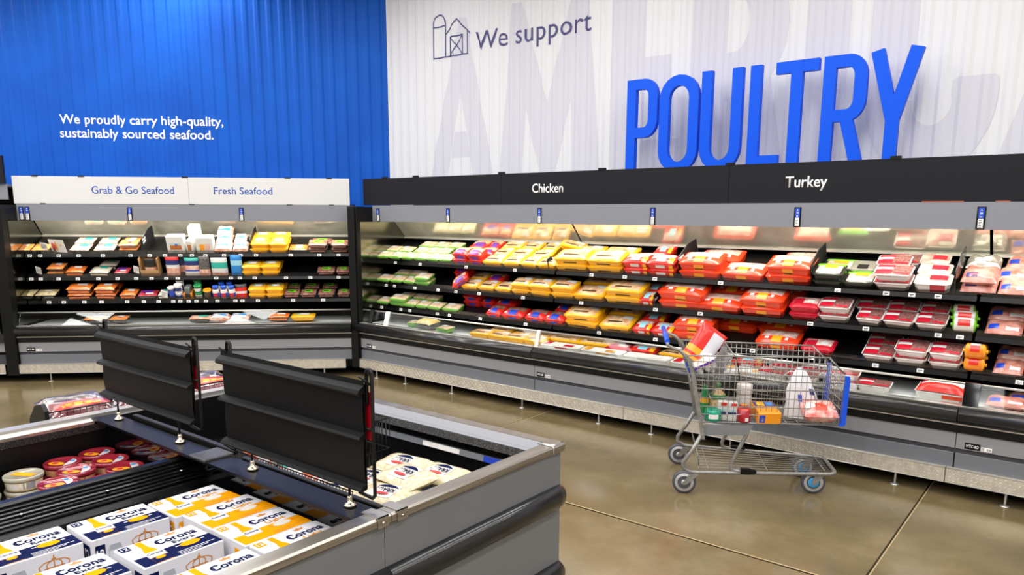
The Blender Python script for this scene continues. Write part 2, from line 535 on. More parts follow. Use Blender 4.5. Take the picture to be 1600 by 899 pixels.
h = SW / 2
raised([([(-3.632, 0), (-3.632, ZT)], SW, False), ([(-3.66, ZT - h), (-3.5, ZT - h)] + arc(-3.5, ZT - h - .11, .09, .11, 90, 0, 6) + arc(-3.5, .40 + .11, .09, .11, 0, -90, 6) + [(-3.66, .40)], SW, False)])
raised([(arc(-3.152, ZT - h - .15, .143, .15, 180, 0, 10) + arc(-3.152, ZL + h + .13, .143, .15, 0, -180, 10), SW, True)])
raised([([(-2.893, ZT)] + arc(-2.756, ZL + h + .13, .137, .15, 180, 360, 10) + [(-2.619, ZT)], SW, False)])
raised([([(-2.462, ZT), (-2.462, ZL)], SW, False), ([(-2.5, ZL + .045), (-2.245, ZL + .045)], .1, False)])
raised([([(-2.126, 0), (-2.126, ZT)], SW, False), ([(-2.295, ZT - h), (-1.957, ZT - h)], SW, False)])
raised([([(-1.872, 0), (-1.872, ZT)], SW, False), ([(-1.9, ZT - h), (-1.73, ZT - h)] + arc(-1.73, ZT - h - .12, .09, .12, 90, 0, 6) + arc(-1.73, .42 + .12, .09, .12, 0, -90, 6) + [(-1.9, .42)], SW, False), ([(-1.735, .42), (-1.62, 0)], SW, False)])
raised([([(-1.535, ZT), (-1.398, .36), (-1.398, 0)], SW, False), ([(-1.263, ZT), (-1.398, .36)], SW, False)])

# ------------------------------------------------------------------ the refrigerated cases
CASES = {}
CF = 8.63
DEP = .98                              # depth of a case behind its front


def root_at(name, label, cat, which, group=None):
    if which == 'P': return thing(name, label, cat, (0, 5.55, 0), (0, 0, 0), group)
    return thing(name, label, cat, (-CF * S2, CF * S2, 0), (0, 0, PI / 4), group)


def frame(which):
    return Matrix.Translation((0, 5.55, 0)) if which == 'P' else Matrix.Translation((-CF * S2, CF * S2, 0)) @ Matrix.Rotation(PI / 4, 4, 'Z')


SHELF = {'P1': (.35, 1.312, 25), 'P2': (.33, 1.045, 25), 'P3': (.31, .785, 24), 'S1': (.35, 1.385, 24), 'S2': (.33, 1.125, 22), 'S3': (.31, .862, 21)}
SD = .50
tagme = MB(); tagme.bbox((-.022, -.002, -.014), (.022, 0, .014), .002, 0); tagme.box((-.014, -.0026, -.002), (.014, -.002, .004), 1); tagme.box((-.014, -.0026, -.009), (.004, -.002, -.005), 1)
TAG = tagme.mesh('price_tag', [M['tag_white'], M['ink']])
atm = MB(); atm.bbox((-.026, -.006, -.075), (.026, 0, .075), .002, 0); atm.box((-.017, -.0068, -.002), (.017, -.006, .068), 1); atm.box((-.015, -.0068, -.066), (.015, -.006, -.004), 2)
for k in range(5): atm.box((-.011, -.0074, -.06 + k * .011), (.009 - .004 * (k % 3), -.0068, -.057 + k * .011), 3)
ATAG = atm.mesh('aisle_tag', [M['black'], M['tagblue'], M['tag_white'], M['ink']])


def case(which, x0, x1, label, shelves, tags, aisle, ids, left_post, seams=()):
    r = root_at('refrigerated_case', label, 'fridge', which)
    B = lambda *a, **k: MB().box(*a, **k)
    base = MB()
    base.box((x0, .06, .10), (x1, DEP, .54), 0)
    obj('base_box', base, M['black_matte'], r)
    obj('lower_panel', MB().bbox((x0 + .004, .012, .195), (x1 - .004, .07, .302), .003), M['grey_low'], r, label='slate lower kick panel')
    obj('panel_strip', B((x0, .022, .30), (x1, .07, .337)), M['strip'], r)
    obj('upper_panel', MB().bbox((x0 + .002, .008, .335), (x1 - .002, .07, .445), .003), M['grey'], r, label='grey upper front panel')
    obj('black_band', B((x0, -.002, .443), (x1, .08, .498)), M['black'], r)
    obj('trim_lip', MB().prism([(-.012, .498), (.06, .498), (.06, .506), (-.012, .506)], x0, x1), M['alu'], r, label='thin bright metal trim')
    bp = [(.06, .506)] + [(-.004 - .052 * math.sin(a) + .0, .562 - .052 * math.cos(a)) for a in [i * PI / 10 for i in range(11)]] + [(.06, .614)]
    obj('bumper', MB().prism(bp[::-1], x0 + .003, x1 - .003, 0, True), M['bumper'], r, label='rounded glossy black bumper')
    obj('top_trim', MB().prism([(-.004, .614), (.075, .614), (.075, .623), (-.008, .623)], x0, x1), M['alu'], r)
    obj('front_glass', MB().prism([(.030, .623), (.036, .623), (.082, .76), (.076, .76)], x0 + .02, x1 - .02), M['pane' if which == 'S' else 'pane_low'], r, label='low clear glass front')
    obj('glass_rail', MB().tube([(x0, .079, .762), (x1, .079, .762)], .008, 8), M['alu'], r)
    well = MB(); well.box((x0 + .02, .07, .54), (x1 - .02, .80, .597), 0)
    obj('well_floor', well, M['white_liner'], r)
    obj('back_panel', B((x0, DEP - .05, .54), (x1, DEP, 1.96)), M['black_matte'], r)
    obj('riser', MB().prism([(.80, .54), (DEP - .05, .54), (DEP - .05, .80), (.90, .80)], x0, x1), M['black_matte'], r)
    mz = 1.575 if which == 'P' else 1.585
    obj('tilted_mirror', MB().prism([(.78, mz), (.794, mz), (.474, mz + .345), (.46, mz + .345)], x0 + .01, x1 - .01), M['mirror'], r, label='long tilted mirror reflecting the top shelf')
    obj('mirror_trim', B((x0, .765, mz - .012), (x1, .795, mz + .004)), M['alu'], r)
    obj('canopy', MB().prism([(.28, 1.763), (.30, 1.763), (.30, 1.92), (DEP, 1.92), (DEP, 1.944), (.28, 1.944)], x0, x1), M['canopy'], r, label='plain grey canopy')
    obj('light_tube', MB().tube([(x0 + .06, .345, 1.81), (x1 - .06, .345, 1.81)], .012, 8), mat('case_tube', '#fff4dc', .4, emit=4), r)
    obj('tube_shade', B((x0 + .05, .302, 1.775), (x1 - .05, .322, 1.83)), M['alu'], r)
    for sh in shelves:
        d0, z0, th = SHELF[sh]; s = MB()
        s.box((x0 + .01, -.005, -.022), (x1 - .01, SD, 0))
        o = obj('shelf', s, M['black'], r, (0, d0, z0), (math.radians(th), 0, 0))
        obj('price_rail', MB().prism([(-.02, -.028), (-.006, -.032), (-.006, .004), (-.014, .004)], x0 + .01, x1 - .01), M['black_ribbed'], r, (0, d0, z0), label='black ticket channel along the shelf edge')
        obj('shelf_lip', B((x0 + .012, -.004, .002), (x1 - .012, -.001, .045)), M['lip'], r, (0, d0, z0), label='low clear plastic lip')
        br = MB()
        for k in range(int((x1 - x0) / 1.22) + 2):
            x = x0 + .03 + k * (x1 - x0 - .06) / (int((x1 - x0) / 1.22) + 1)
            br.loft([[(x - .004, .05, -.02), (x - .004, SD + .06, -.02 + .0), (x - .004, SD + .06, -.07)], [(x + .004, .05, -.02), (x + .004, SD + .06, -.02), (x + .004, SD + .06, -.07)]])
        obj('shelf_bracket', br, M['black'], o)
        for x in tags.get(sh, []):
            if x0 + .03 < x < x1 - .03: link('price_tag', TAG, r, (x, d0 - .0165, z0 - .012), (math.radians(-12), 0, 0))
    for x, tx in aisle:
        a = link('aisle_tag', ATAG, r, (x, .28, 1.838))
        for k, q in enumerate(tx):
            lettering(q, M['white_ink'], a, (0, -.0069, .048 - k * .023), (PI / 2, 0, 0), cap=.012, align='center', bold=.02, depth=.0006)
    for x, tx in ids:
        b = MB(); b.bbox((0, -.003, 0), (.088, 0, .042), .002)
        a = obj('unit_plate', b, M['black'], r, (x, .008, .342))
        lettering(tx, M['white_ink'], a, (.044, -.0031, .011), (PI / 2, 0, 0), width=.07, cap=.02, align='center', bold=.01, depth=.0006)
        b = MB(); b.bbox((0, -.003, 0), (.06, 0, .026), .002, 0)
        for k in range(3): b.box((.006 + .004 * k, -.0035, .004), (.008 + .004 * k, -.003, .022), 1)
        for k in range(5): b.box((.032 + .005 * k, -.0035, .005), (.0345 + .005 * k, -.003, .021), 1)
        obj('barcode_sticker', b, [M['tag_white'], M['ink']], r, (x + .094, .008, .343))
    return r


TP = dict(P1=[-6.39, -5.99, -5.302, -4.648, -3.74, -3.388, -3.087, -2.483, -1.564, -1.23, -1.064, -.9], P2=[-6.533, -6.393, -6.058, -5.699, -5.434, -5.107, -4.525, -3.834, -3.059, -2.641, -1.739, -1.341, -.872, -.74],
          P3=[-6.598, -6.273, -6.126, -5.695, -5.512, -5.073, -4.475, -3.617, -3.038, -2.167, -1.705, -1.25, -.957, -.372],
          S1=[-4.42, -4.31, -4.114, -3.903, -3.643, -3.346, -3.138, -2.97, -2.802, -2.675, -2.527, -2.321, -2.136, -1.964, -1.574, -1.247, -1.027],
          S2=[-4.42, -4.321, -4.131, -3.926, -3.706, -3.499, -3.298, -3.13, -2.969, -2.843, -2.418, -2.254, -2.154, -1.988, -1.634, -1.357, -1.034],
          S3=[-4.249, -4.092, -3.873, -3.687, -3.409, -3.228, -3.067, -2.905, -2.827, -2.735, -2.65, -2.543, -2.415, -2.215, -2.135, -1.962, -1.563, -1.218])
PS = ['P1', 'P2', 'P3']
case('P', -6.70, -4.15, 'grey refrigerated poultry case at the corner, holding green chicken trays', PS, TP, [(-6.60, ['A', '38', '9']), (-5.506, ['A', '38', '10']), (-4.307, ['A', '38', '11'])], [(-6.55, 'MTC-8B')], True)
case('P', -4.15, -.66, 'long grey refrigerated poultry case behind the shopping cart', PS, TP, [(-3.101, ['A', '38', '12']), (-1.881, ['A', '38', '13']), (-.661 - .03, ['A', '38', '14'])], [(-4.187 + .07, 'MTC-8C')], False)
case('P', -.66, 1.9, 'grey refrigerated case at the right edge, past the dark glass post', PS, TP, [], [(-.607, 'MTC-8D')], False)
case('S', -4.48, -.875, 'grey refrigerated seafood case under the white header', ['S1', 'S2', 'S3'], TP, [(-4.43, ['A', '38', '5']), (-4.37, ['A', '38', '6']), (-3.294, ['A', '38', '7']), (-2.086, ['A', '38', '8'])], [(-4.395, 'MTC-8A')], True)

# posts that carry the low glass
for x, m_, lb, hw in ((-4.14, 'alu', 'bright metal glass post between the two left poultry cases', .02), (-.605, 'black_gloss', 'wide dark glass post between poultry cases at right', .045), (-6.50, 'black', 'dark glass post near the corner of the poultry run', .03), (-6.24, 'white_liner', 'white glass post near the corner of the poultry run', .03)):
    p = MB().prism([(.016, .622), (.034, .622), (.08, .774), (.062, .774)], x - hw, x + hw)
    o = obj('glass_post', p, M[m_]); o.location = (0, 5.55, 0); tag(o, lb, 'post')

# end panels: smoked mirror inside faces
e = thing('corner_upright', 'black corner post between the seafood and poultry cases', 'post', (0, 0, 0))
cs = frame('S'); cp = frame('P')
def wS(x, y): return (cs @ Vector((x, y, 0)))[:2]
def wP(x, y): return (cp @ Vector((x, y, 0)))[:2]
poly = [wS(-.878, -.0), wS(-.80, -.03), wP(-6.69, -.03), wP(-6.645, .0), wP(-6.645, .05), wP(-6.70, .05), wP(-6.72, DEP), wS(-.878, DEP)]
obj('post_body', MB().polyz(poly, .10, 1.93), M['black'], e)
obj('mirror_face', MB().box((-6.698, 5.60, .62), (-6.694, 6.44, 1.76)), M['side_mirror'], e, label='smoked mirror face reflecting the trays')
obj('bright_edge', MB().polyz([wP(-6.685, -.034), wP(-6.678, -.034), wP(-6.678, -.028), wP(-6.685, -.028)], .22, 1.9), M['alu'], e)
e = thing('corner_upright', 'wide black upright at the left end of the seafood case', 'post', (0, 0, 0))
poly = [wS(-4.60, -.03), wS(-4.482, -.03), wS(-4.482, DEP), wS(-4.60, DEP)]
obj('post_body', MB().polyz(poly, .08, 1.93), M['black'], e)
o = obj('mirror_face', MB().box((-4.481, .08, .62), (-4.478, .9, 1.76)), M['side_mirror'], e, label='smoked mirror face reflecting the trays'); o.location = cs.translation; o.rotation_euler = (0, 0, PI / 4)

# header boards over the canopies
hb = root_at('header_sign', 'long black header board lettered Chicken and Turkey', 'sign', 'P')
XB = [-6.86, -4.79, -2.44, -.10, 1.9]
for a, b in zip(XB, XB[1:]): obj('sign_board', MB().bbox((a + .001, .285, 1.948), (b - .001, .31, 2.244), .002), M['black_sign'], hb)
for x in (-6.49, -6.0, -4.79, -3.63, -2.44, -1.24, 0, 1.2): obj('sign_clip', MB().bbox((x - .035, .28, 2.24), (x + .035, .315, 2.262), .003), M['black'], hb)
lettering('Chicken', M['white_ink'], hb, (-4.402, .2845, 2.055), (PI / 2, 0, 0), width=.36, cap=.085, bold=.012)
lettering('Turkey', M['white_ink'], hb, (-1.99, .2845, 2.06), (PI / 2, 0, 0), width=.305, cap=.082, bold=.012)
obj('orange_edge', MB().box((-1.05, .278, 1.9445), (-.8, .284, 1.949)), M['red_sliver'], hb); obj('orange_edge', MB().box((-.62, .278, 1.9445), (-.54, .284, 1.949)), M['red_sliver'], hb)
hb = root_at('header_sign', 'white header board lettered in blue above the seafood case', 'sign', 'S')
for a, b in ((-4.5, -2.65), (-2.65, -.872)): obj('sign_board', MB().bbox((a + .001, .285, 1.948), (b - .001, .31, 2.244), .002), mat('white_sign_board', '#d8d8d8', .6, spec=.2), hb)
for x in (-4.26, -3.78, -2.68, -1.56, -1.10): obj('sign_clip', MB().bbox((x - .032, .28, 2.24), (x + .032, .315, 2.255), .003), M['black'], hb)
for x in (-4.2, -2.62, -1.55, -1.08): obj('sign_clip', MB().bbox((x - .03, .276, 1.945), (x + .03, .284, 1.953), .002), M['black'], hb)
SB = mat('blue_ink', '#1c50b4', .5)
lettering('Grab & Go Seafood', SB, hb, (-3.68, .2845, 2.06), (PI / 2, 0, 0), width=.875, cap=.082, bold=.004)
lettering('Fresh Seafood', SB, hb, (-2.375, .2845, 2.06), (PI / 2, 0, 0), width=.64, cap=.082, bold=.004)

# the taller case that begins at the left edge
nb = root_at('refrigerated_case', 'taller refrigerated case cut off by the left edge', 'fridge', 'S')
x0, x1 = -7.6, -4.60
obj('base_box', MB().box((x0, .05, .1), (x1, DEP, .52)), M['black_matte'], nb)
obj('front_panel', MB().bbox((x0, .008, .335), (x1, .06, .445), .003), M['grey'], nb)
obj('lower_panel', MB().bbox((x0, .012, .195), (x1, .06, .302), .003), M['strip'], nb)
obj('bumper', MB().box((x0, -.03, .45), (x1, .08, .54)), M['bumper'], nb)
obj('back_panel', MB().box((x0, DEP - .05, .52), (x1, DEP, 2.16)), M['black_matte'], nb)
obj('canopy', MB().prism([(.25, 1.99), (.27, 1.99), (.27, 2.13), (DEP, 2.13), (DEP, 2.155), (.25, 2.155)], x0, x1 + .06), M['canopy'], nb)
obj('sign_board', MB().box((x0, .22, 2.158), (x1 + .055, .26, 2.455)), M['black_sign'], nb)
for z in (.75, 1.1, 1.42): obj('shelf', MB().box((x0, .34, z - .03), (x1, .9, z)), M['black'], nb)
o = obj('price_card', MB().box((-4.86, -.035, .545), (-4.63, -.03, .655)), M['tag_white'], nb)
lettering('R', M['ink'], o, (-4.67, -.0352, .59), (PI / 2, 0, 0), cap=.03, align='center', bold=.02, depth=.0006)

# diamond plate kick guards on little legs
def tread(which, x0, x1, feet, label, z0=.096, z1=.2):
    r = root_at('tread_plate', label, 'guard', which, 'diamond plate guards along the cases')
    mb = MB(); mb.prism([(-.02, z0), (-.017, z0), (-.017, z1 - .003), (.02, z1 - .003), (.02, z1), (-.02, z1)], x0, x1)
    obj('plate', mb, M['tread'], r)
    obj('edge_bead', MB().tube([(x0, -.021, z1 - .001), (x1, -.021, z1 - .001)], .003, 6).tube([(x0, -.021, z0 + .002), (x1, -.021, z0 + .002)], .003, 6), M['alu'], r)
    rl = MB(); p = .026; nx = int((x1 - x0 - .02) / p); nz = 4; dz = (z1 - z0 - .012) / nz
    for i in range(nx):
        for j in range(nz):
            cx = x0 + .012 + p * (i + .5); cz = z0 + .006 + dz * (j + .5); s = 1 if (i + j) % 2 else -1
            c, q = .7071, .7071 * s; L_, W2 = .0125, .0034
            pts = [(cx - c * L_, cz - q * L_), (cx + q * W2 * s * s, cz - c * W2), (cx + c * L_, cz + q * L_), (cx - q * W2, cz + c * W2)]
            rl.add([(a, -.0195, b) for a, b in pts] + [(cx - c * L_ * .5, -.0225, cz - q * L_ * .5), (cx + c * L_ * .5, -.0225, cz + q * L_ * .5)],
                   [(0, 1, 5, 4), (1, 2, 5), (2, 3, 4, 5), (3, 0, 4)])
    obj('tread_relief', rl, M['tread'], r, kind='stuff')
    for x in feet:
        f = MB(); f.lathe([(.008, .004), (.008, z0 + .03)], 8, 0, (x, .02, 0)); f.lathe([(.03, 0), (.03, .004), (.01, .009)], 14, 0, (x, .02, 0))
        obj('support_leg', f, M['alu'], r)


tread('P', -6.705, -3.16, [-6.4, -5.93, -5.23, -4.3, -3.43], 'diamond plate guard under the poultry case nearest the corner')
tread('P', -3.155, -.70, [-2.9, -2.2, -1.6, -1.0], 'diamond plate guard under the poultry case behind the cart')
tread('P', -.695, 1.9, [-.35, .3, .9, 1.5], 'diamond plate guard at the right edge, beyond the plate joint')
tread('S', -4.556, -.948, [-4.18, -3.4, -2.6, -1.7, -1.2], 'diamond plate guard under the seafood case')
tread('S', -7.6, -4.625, [-5.2, -6.2], 'short stretch of diamond plate guard at the left edge')

# ------------------------------------------------------------------ packed food
def food(name, a, b, sc=22, lo=.35, hi=.65, coat=.5, rough=.35, bump=.25):
    return mat(name, a, rough, 0, coat, b, sc, rnd=True, bump=bump, lo=lo, hi=hi)


F = dict(
    cream=food('chicken_cutlets', '#ead6b2', '#cfa682'), yellowchk=food('chicken_pieces', '#f0cfa0', '#d29466', 18),
    pinkw=food('turkey_pieces', '#f0ddd0', '#cf8f84', 24), dark=food('ground_meat', '#a0706a', '#6d403c', 60), pale=food('turkey_fillets', '#ead0c4', '#d0958a', 16),
    ham=food('pink_sausage', '#d99a8a', '#b4655a', 14), pork=food('smoked_pork', '#dd9f8f', '#bb6f60', 18), salmon=food('salmon_fillet', '#ec9c55', '#d5702c', 16),
    fish=food('white_fish', '#efe6d4', '#cfc2a8', 16), orangef=food('orange_fillet', '#ef8432', '#d8601c', 14), shell=food('shellfish', '#e6d8ae', '#b39a68', 26),
    bread=food('breaded_pieces', '#f2bb45', '#c9801c', 26), brown=food('brown_meat', '#a9796a', '#704436', 24), redmeat=food('red_meat', '#d8505a', '#a62434', 22), shrimp=food('shrimp', '#f2d0be', '#df8d6a', 22),
    corn=food('yellow_vegetables', '#f0c040', '#e8e0b0', 30), kraut=food('sauerkraut', '#ddd2b4', '#c6b88e', 60, coat=.5))
C_ = lambda n, h, r=.35, c=.35: mat(n, h, r, 0, c)
K = dict(lime=C_('lime_tray', '#6ea63a'), green=C_('green_tray', '#2f9a4c'), yellow=C_('yellow_tray', '#f7b51a'), red=C_('red_film', '#dc2318'), orange=C_('red_orange_film', '#ea3f16'),
         amber=C_('amber_label', '#fba51a'), purple=C_('purple_label', '#6a2c9c'), blue=C_('blue_label', '#1f44c0'), sky=C_('sky_label', '#9ad3e4'), white=C_('white_label', '#e6e3de'), wtray=C_('white_tray', '#e2dcd8'),
         crimson=C_('crimson_label', '#c4142e'), dkgreen=C_('dark_green_tray', '#27321f'), leaf=C_('leaf_green_label', '#74c32a'), ink=C_('pack_ink', '#4a3a20', .5, .2), silver=mat('silver_foil', '#d6d6cf', .28, .8, bump=.6, scale=30),
         dark=C_('dark_tray', '#2a2522'), teal=C_('teal_label', '#35b3a0'), navy=C_('navy_label', '#20306e'), seablue=C_('sea_blue_label', '#2f88d2'), card=C_('cardboard', '#c09663', .7, 0), black=C_('black_tray', '#17171a'), tan=C_('tan_picture', '#b8692c'),
         redtub=C_('red_tub', '#a31224'), beige=C_('beige_dip', '#e6cfa2'), cap=C_('blue_cap', '#1f56c8'), jar=C_('white_jar', '#efeae0'), gtub=C_('green_tub', '#1d8a45'), tangerine=C_('orange_box', '#f28a12'))


def pack(w_, d, h, b, tray, top, wrap=None, wrapmat=None, tops=(), fronts=(), flange=.005, taper=.010, edge=.07):
    """a film-wrapped tray: origin at its front bottom edge. Returns [(part name, mesh)]"""
    def loop(i, z, e=0): 
        c = .02
        x = w_ / 2 - i + e; y0, y1 = i - e, d - i + e
        return [(-x + c, y0, z), (x - c, y0, z), (x, y0 + c, z), (x, y1 - c, z), (x - c, y1, z), (-x + c, y1, z), (-x, y1 - c, z), (-x, y0 + c, z)]
    t = MB(); t.loft([loop(taper, 0), loop(taper * .35, h * .45), loop(0, h - .004), loop(0, h - .004, flange), loop(0, h, flange), loop(.003, h)], 0, False)
    parts = [('tray', t.mesh('tray', [tray]))]
    fz = lambda x, y: h + .0015 + b * (1 - abs(2 * x / w_) ** 4) * (1 - abs(2 * y / d - 1) ** 4)
    fm = MB(); fm.grid(lambda u, v: ((u - .5) * (w_ - .006), .003 + v * (d - .006), fz((u - .5) * (w_ - .006), .003 + v * (d - .006)) + (random.random() - .5) * .0015), 14, 10, mfn=(lambda u, v: 1 if v < wrap or abs(u - .5) > .5 - edge or v > 1 - edge * .9 else 0) if wrap else None)
    parts.append(('film', fm.mesh('film', [top] + ([wrapmat] if wrap else []))))
    for (x0, x1, y0, y1, m) in tops:
        q = MB(); q.grid(lambda u, v: ((x0 + (x1 - x0) * u) * w_, (y0 + (y1 - y0) * v) * d, fz((x0 + (x1 - x0) * u) * w_, (y0 + (y1 - y0) * v) * d) + .0022), 5, 4)
        parts.append(('label', q.mesh('label', [m])))
    for (x0, x1, z0, z1, m) in fronts:
        yy = lambda z: (taper * (1 - .65 * z / (.45 * h)) if z < .45 * h else taper * .35 * (1 - (z - .45 * h) / (.55 * h))) - .0016
        q = MB(); q.grid(lambda u, v: ((x0 + (x1 - x0) * u) * w_, yy((z0 + (z1 - z0) * v) * h), (z0 + (z1 - z0) * v) * h), 2, 3, sm=False)
        parts.append(('front_label', q.mesh('front_label', [m])))
    return parts


def pillow(w_, d, h, m, labels=(), seam=None, wob=.006, name='film'):
    def sf(u, v, s):
        x = (u - .5) * w_; y = v * d
        e = max(0, (1 - abs(2 * u - 1) ** 5)) * max(0, (1 - abs(2 * v - 1) ** 3.2))
        k = .08
        return (x, y, h * .42 + s * h * .5 * (e ** .6) + (wob * math.sin(9 * u + 4 * v) * math.cos(11 * v) if s > 0 else 0) * e)
    p = MB(); p.grid(lambda u, v: sf(u, v, 1), 14, 10); p.grid(lambda u, v: sf(1 - u, v, -1), 14, 10)
    parts = [(name, p.mesh(name, [m]))]
    for (x0, x1, y0, y1, mm) in labels:
        q = MB(); q.grid(lambda u, v: (lambda t: (t[0], t[1], t[2] + .0018))(sf(x0 + (x1 - x0) * u + .5, y0 + (y1 - y0) * v, 1)), 6, 5)
        parts.append(('label', q.mesh('label', [mm])))
    return parts


def chub(w_, r, body, end, lab, lab2):
    b = MB(); b.lathe([(.004, -w_ / 2), (.012, -w_ / 2 + .004), (.006, -w_ / 2 + .012), (r * .8, -w_ / 2 + .018), (r, -w_ / 2 + .028), (r, w_ / 2 - .028), (r * .8, w_ / 2 - .018), (.006, w_ / 2 - .012), (.012, w_ / 2 - .004), (.004, w_ / 2)], 16, 0, (0, r, r), 'x', mis=[1, 1, 1, 1, 0, 1, 1, 1, 1])
    ps = [('casing', b.mesh('casing', [body, end]))]
    for (a0, a1, m) in ((20, 75, lab), (78, 125, lab2)):
        q = MB(); q.grid(lambda u, v: ((u - .5) * (w_ - .1), r - (r + .001) * math.cos(math.radians(a0 + (a1 - a0) * v)), r + (r + .001) * math.sin(math.radians(a0 + (a1 - a0) * v))), 2, 5)
        ps.append(('label', q.mesh('label', [m])))
    return ps


def standing(w_, h, t, bands, name='pouch'):
    """an upright pouch, bands = [(share of height, material)] from the bottom"""
    cuts = []; a = 0
    for sh, m in bands: a += sh; cuts.append(a)
    def bi(v):
        for i, c in enumerate(cuts):
            if v <= c + 1e-6: return i
        return len(cuts) - 1
    def th(u, v): return t * .5 * ((1 - abs(2 * u - 1) ** 4) * max(0, 1 - (max(0, v - .15) / .85) ** 3)) ** .5
    p = MB(); p.grid(lambda u, v: ((u - .5) * w_, t / 2 - th(u, v), v * h), 10, 12, mfn=lambda u, v: bi(v)); p.grid(lambda u, v: ((.5 - u) * w_, t / 2 + th(u, v), v * h), 10, 12, mfn=lambda u, v: bi(v))
    p.box((-w_ / 2 * .9, t * .1, 0), (w_ / 2 * .9, t * .9, .004), 0)
    return [(name, p.mesh(name, [m for _, m in bands]))]


# kind: (object name, look, category, width, depth, height, parts)
def kinds():
    k = {}
    def reg(key, nm, look, cat, w_, d, h, parts): k[key] = (nm, look, cat, w_, d, h, parts)
    reg('gr', 'chicken_tray', 'lime green chicken tray', 'tray', .2, .135, .042, pack(.2, .135, .036, .012, K['lime'], F['cream'], .12, K['lime'], edge=.03, tops=[(-.36, .1, .5, .86, K['white'])], fronts=[(-.3, .3, .2, .5, K['green'])]))
    reg('rp', 'chicken_tray', 'red chicken tray with purple label', 'tray', .21, .15, .055, pack(.21, .15, .042, .02, K['red'], F['yellowchk'], .42, K['red'], [(-.2, .28, .05, .5, K['purple']), (-.38, -.24, .3, .5, K['white'])], [(-.2, .28, .25, .9, K['purple'])]))
    reg('yw', 'chicken_tray', 'yellow chicken tray', 'tray', .24, .155, .052, pack(.24, .155, .042, .016, K['yellow'], F['yellowchk'], .12, K['yellow'], [(-.3, .26, .22, .34, K['ink']), (.05, .4, .55, .88, K['white'])]))
    reg('yb', 'family_chicken_tray', 'large yellow chicken tray', 'tray', .365, .2, .058, pack(.365, .2, .048, .018, K['yellow'], F['yellowchk'], .14, K['yellow'], [(-.25, .2, .24, .34, K['ink']), (.12, .4, .6, .88, K['white'])], [(-.2, .2, .3, .55, K['ink'])]))
    reg('rl', 'chicken_tray', 'red chicken tray with pale blue label', 'tray', .25, .16, .058, pack(.25, .16, .044, .02, K['red'], F['pinkw'], .36, K['red'], [(-.16, .18, .12, .62, K['sky']), (.3, .46, .05, .5, K['yellow'])], [(-.16, .18, .3, .9, K['white']), (.32, .46, .2, .9, K['yellow'])]))
    reg('ro', 'family_chicken_tray', 'red orange chicken tray with amber label', 'tray', .36, .2, .066, pack(.36, .2, .052, .02, K['orange'], F['pinkw'], .40, K['orange'], [(-.12, .12, .06, .42, K['amber']), (-.3, -.2, .2, .34, K['white']), (.2, .27, .18, .34, K['white'])], [(-.12, .12, .35, 1., K['amber']), (-.1, .1, .12, .3, K['ink'])]))
    reg('rb', 'chicken_tray', 'red chicken tray with blue label', 'tray', .24, .17, .056, pack(.24, .17, .042, .022, K['red'], F['brown'], .40, K['red'], [(-.18, .18, .06, .44, K['blue']), (-.4, -.26, .15, .28, K['white'])], [(-.18, .18, .25, .95, K['blue'])]))
    reg('bv', 'lettuce_tray', 'black tray with lime dotted label', 'tray', .225, .17, .045, pack(.225, .17, .04, .01, K['dkgreen'], F['pale'], .15, K['black'], [(-.48, .48, .74, .96, K['leaf']), (-.2, .24, .5, .74, K['amber'])], [(-.4, .4, .3, .7, K['black'])]))
    reg('st', 'foil_tray', 'silver tray with black end', 'tray', .18, .15, .06, pack(.18, .15, .055, .006, K['silver'], K['silver'], tops=[(-.22, .22, .1, .5, K['black'])], fronts=[(-.22, .22, .3, .9, K['black'])]))
    reg('wt', 'turkey_tray', 'white ribbed ground turkey tray', 'tray', .22, .15, .056, pack(.22, .15, .05, .006, K['wtray'], F['dark'], taper=.016, tops=[(-.46, -.02, .08, .42, K['crimson']), (-.46, -.02, .44, .64, K['white']), (-.46, .0, .68, .9, K['crimson']), (.05, .44, .08, .2, K['crimson'])], fronts=[(-.44, 0, .84, .97, K['crimson'])]))
    reg('wl', 'turkey_tray', 'white tray with broad red label', 'tray', .22, .145, .066, pack(.22, .145, .06, .008, K['wtray'], F['pale'], tops=[(-.1, .4, .3, .72, K['crimson']), (-.06, .36, .76, .95, K['white'])], fronts=[(-.06, .36, .1, .95, K['crimson'])]))
    reg('pk', 'sausage_pack', 'pink sausage pack with dark label', 'pack', .22, .17, .06, pillow(.22, .17, .06, F['ham'], [(-.38, -.05, .15, .42, K['navy']), (-.3, -.05, .2, .3, K['crimson'])]))
    reg('fo', 'foil_pack', 'crinkled silver foil pack', 'pack', .22, .14, .08, pillow(.22, .14, .08, K['silver'], [(-.25, .2, .2, .5, K['white'])], wob=.012))
    reg('hm', 'ham_pack', 'salmon pink meat pack with blue label', 'pack', .2, .165, .058, pillow(.2, .165, .058, F['pork'], [(-.42, -.14, .14, .42, K['blue']), (.05, .4, .1, .3, K['white'])]))
    reg('cg', 'sausage_chub', 'white sausage roll with green ends', 'roll', .18, .085, .085, chub(.18, .042, K['white'], K['leaf'], K['red'], K['white']))
    reg('co', 'sausage_chub', 'orange sausage roll with white label', 'roll', .16, .085, .085, chub(.16, .042, K['tangerine'], K['amber'], K['red'], K['white']))
    reg('rk', 'turkey_tray', 'clear topped crimson meat tray', 'tray', .23, .16, .05, pack(.23, .16, .04, .014, K['crimson'], F['pinkw'], .3, K['crimson'], [(-.4, -.06, .3, .7, K['crimson']), (.06, .3, .34, .6, K['white'])]))
    reg('sm', 'salmon_tray', 'clear tray of orange salmon', 'tray', .19, .16, .045, pack(.19, .16, .036, .01, M['clear'], F['salmon'], tops=[(-.1, .25, .5, .82, K['white']), (-.02, .16, .3, .46, K['crimson'])]))
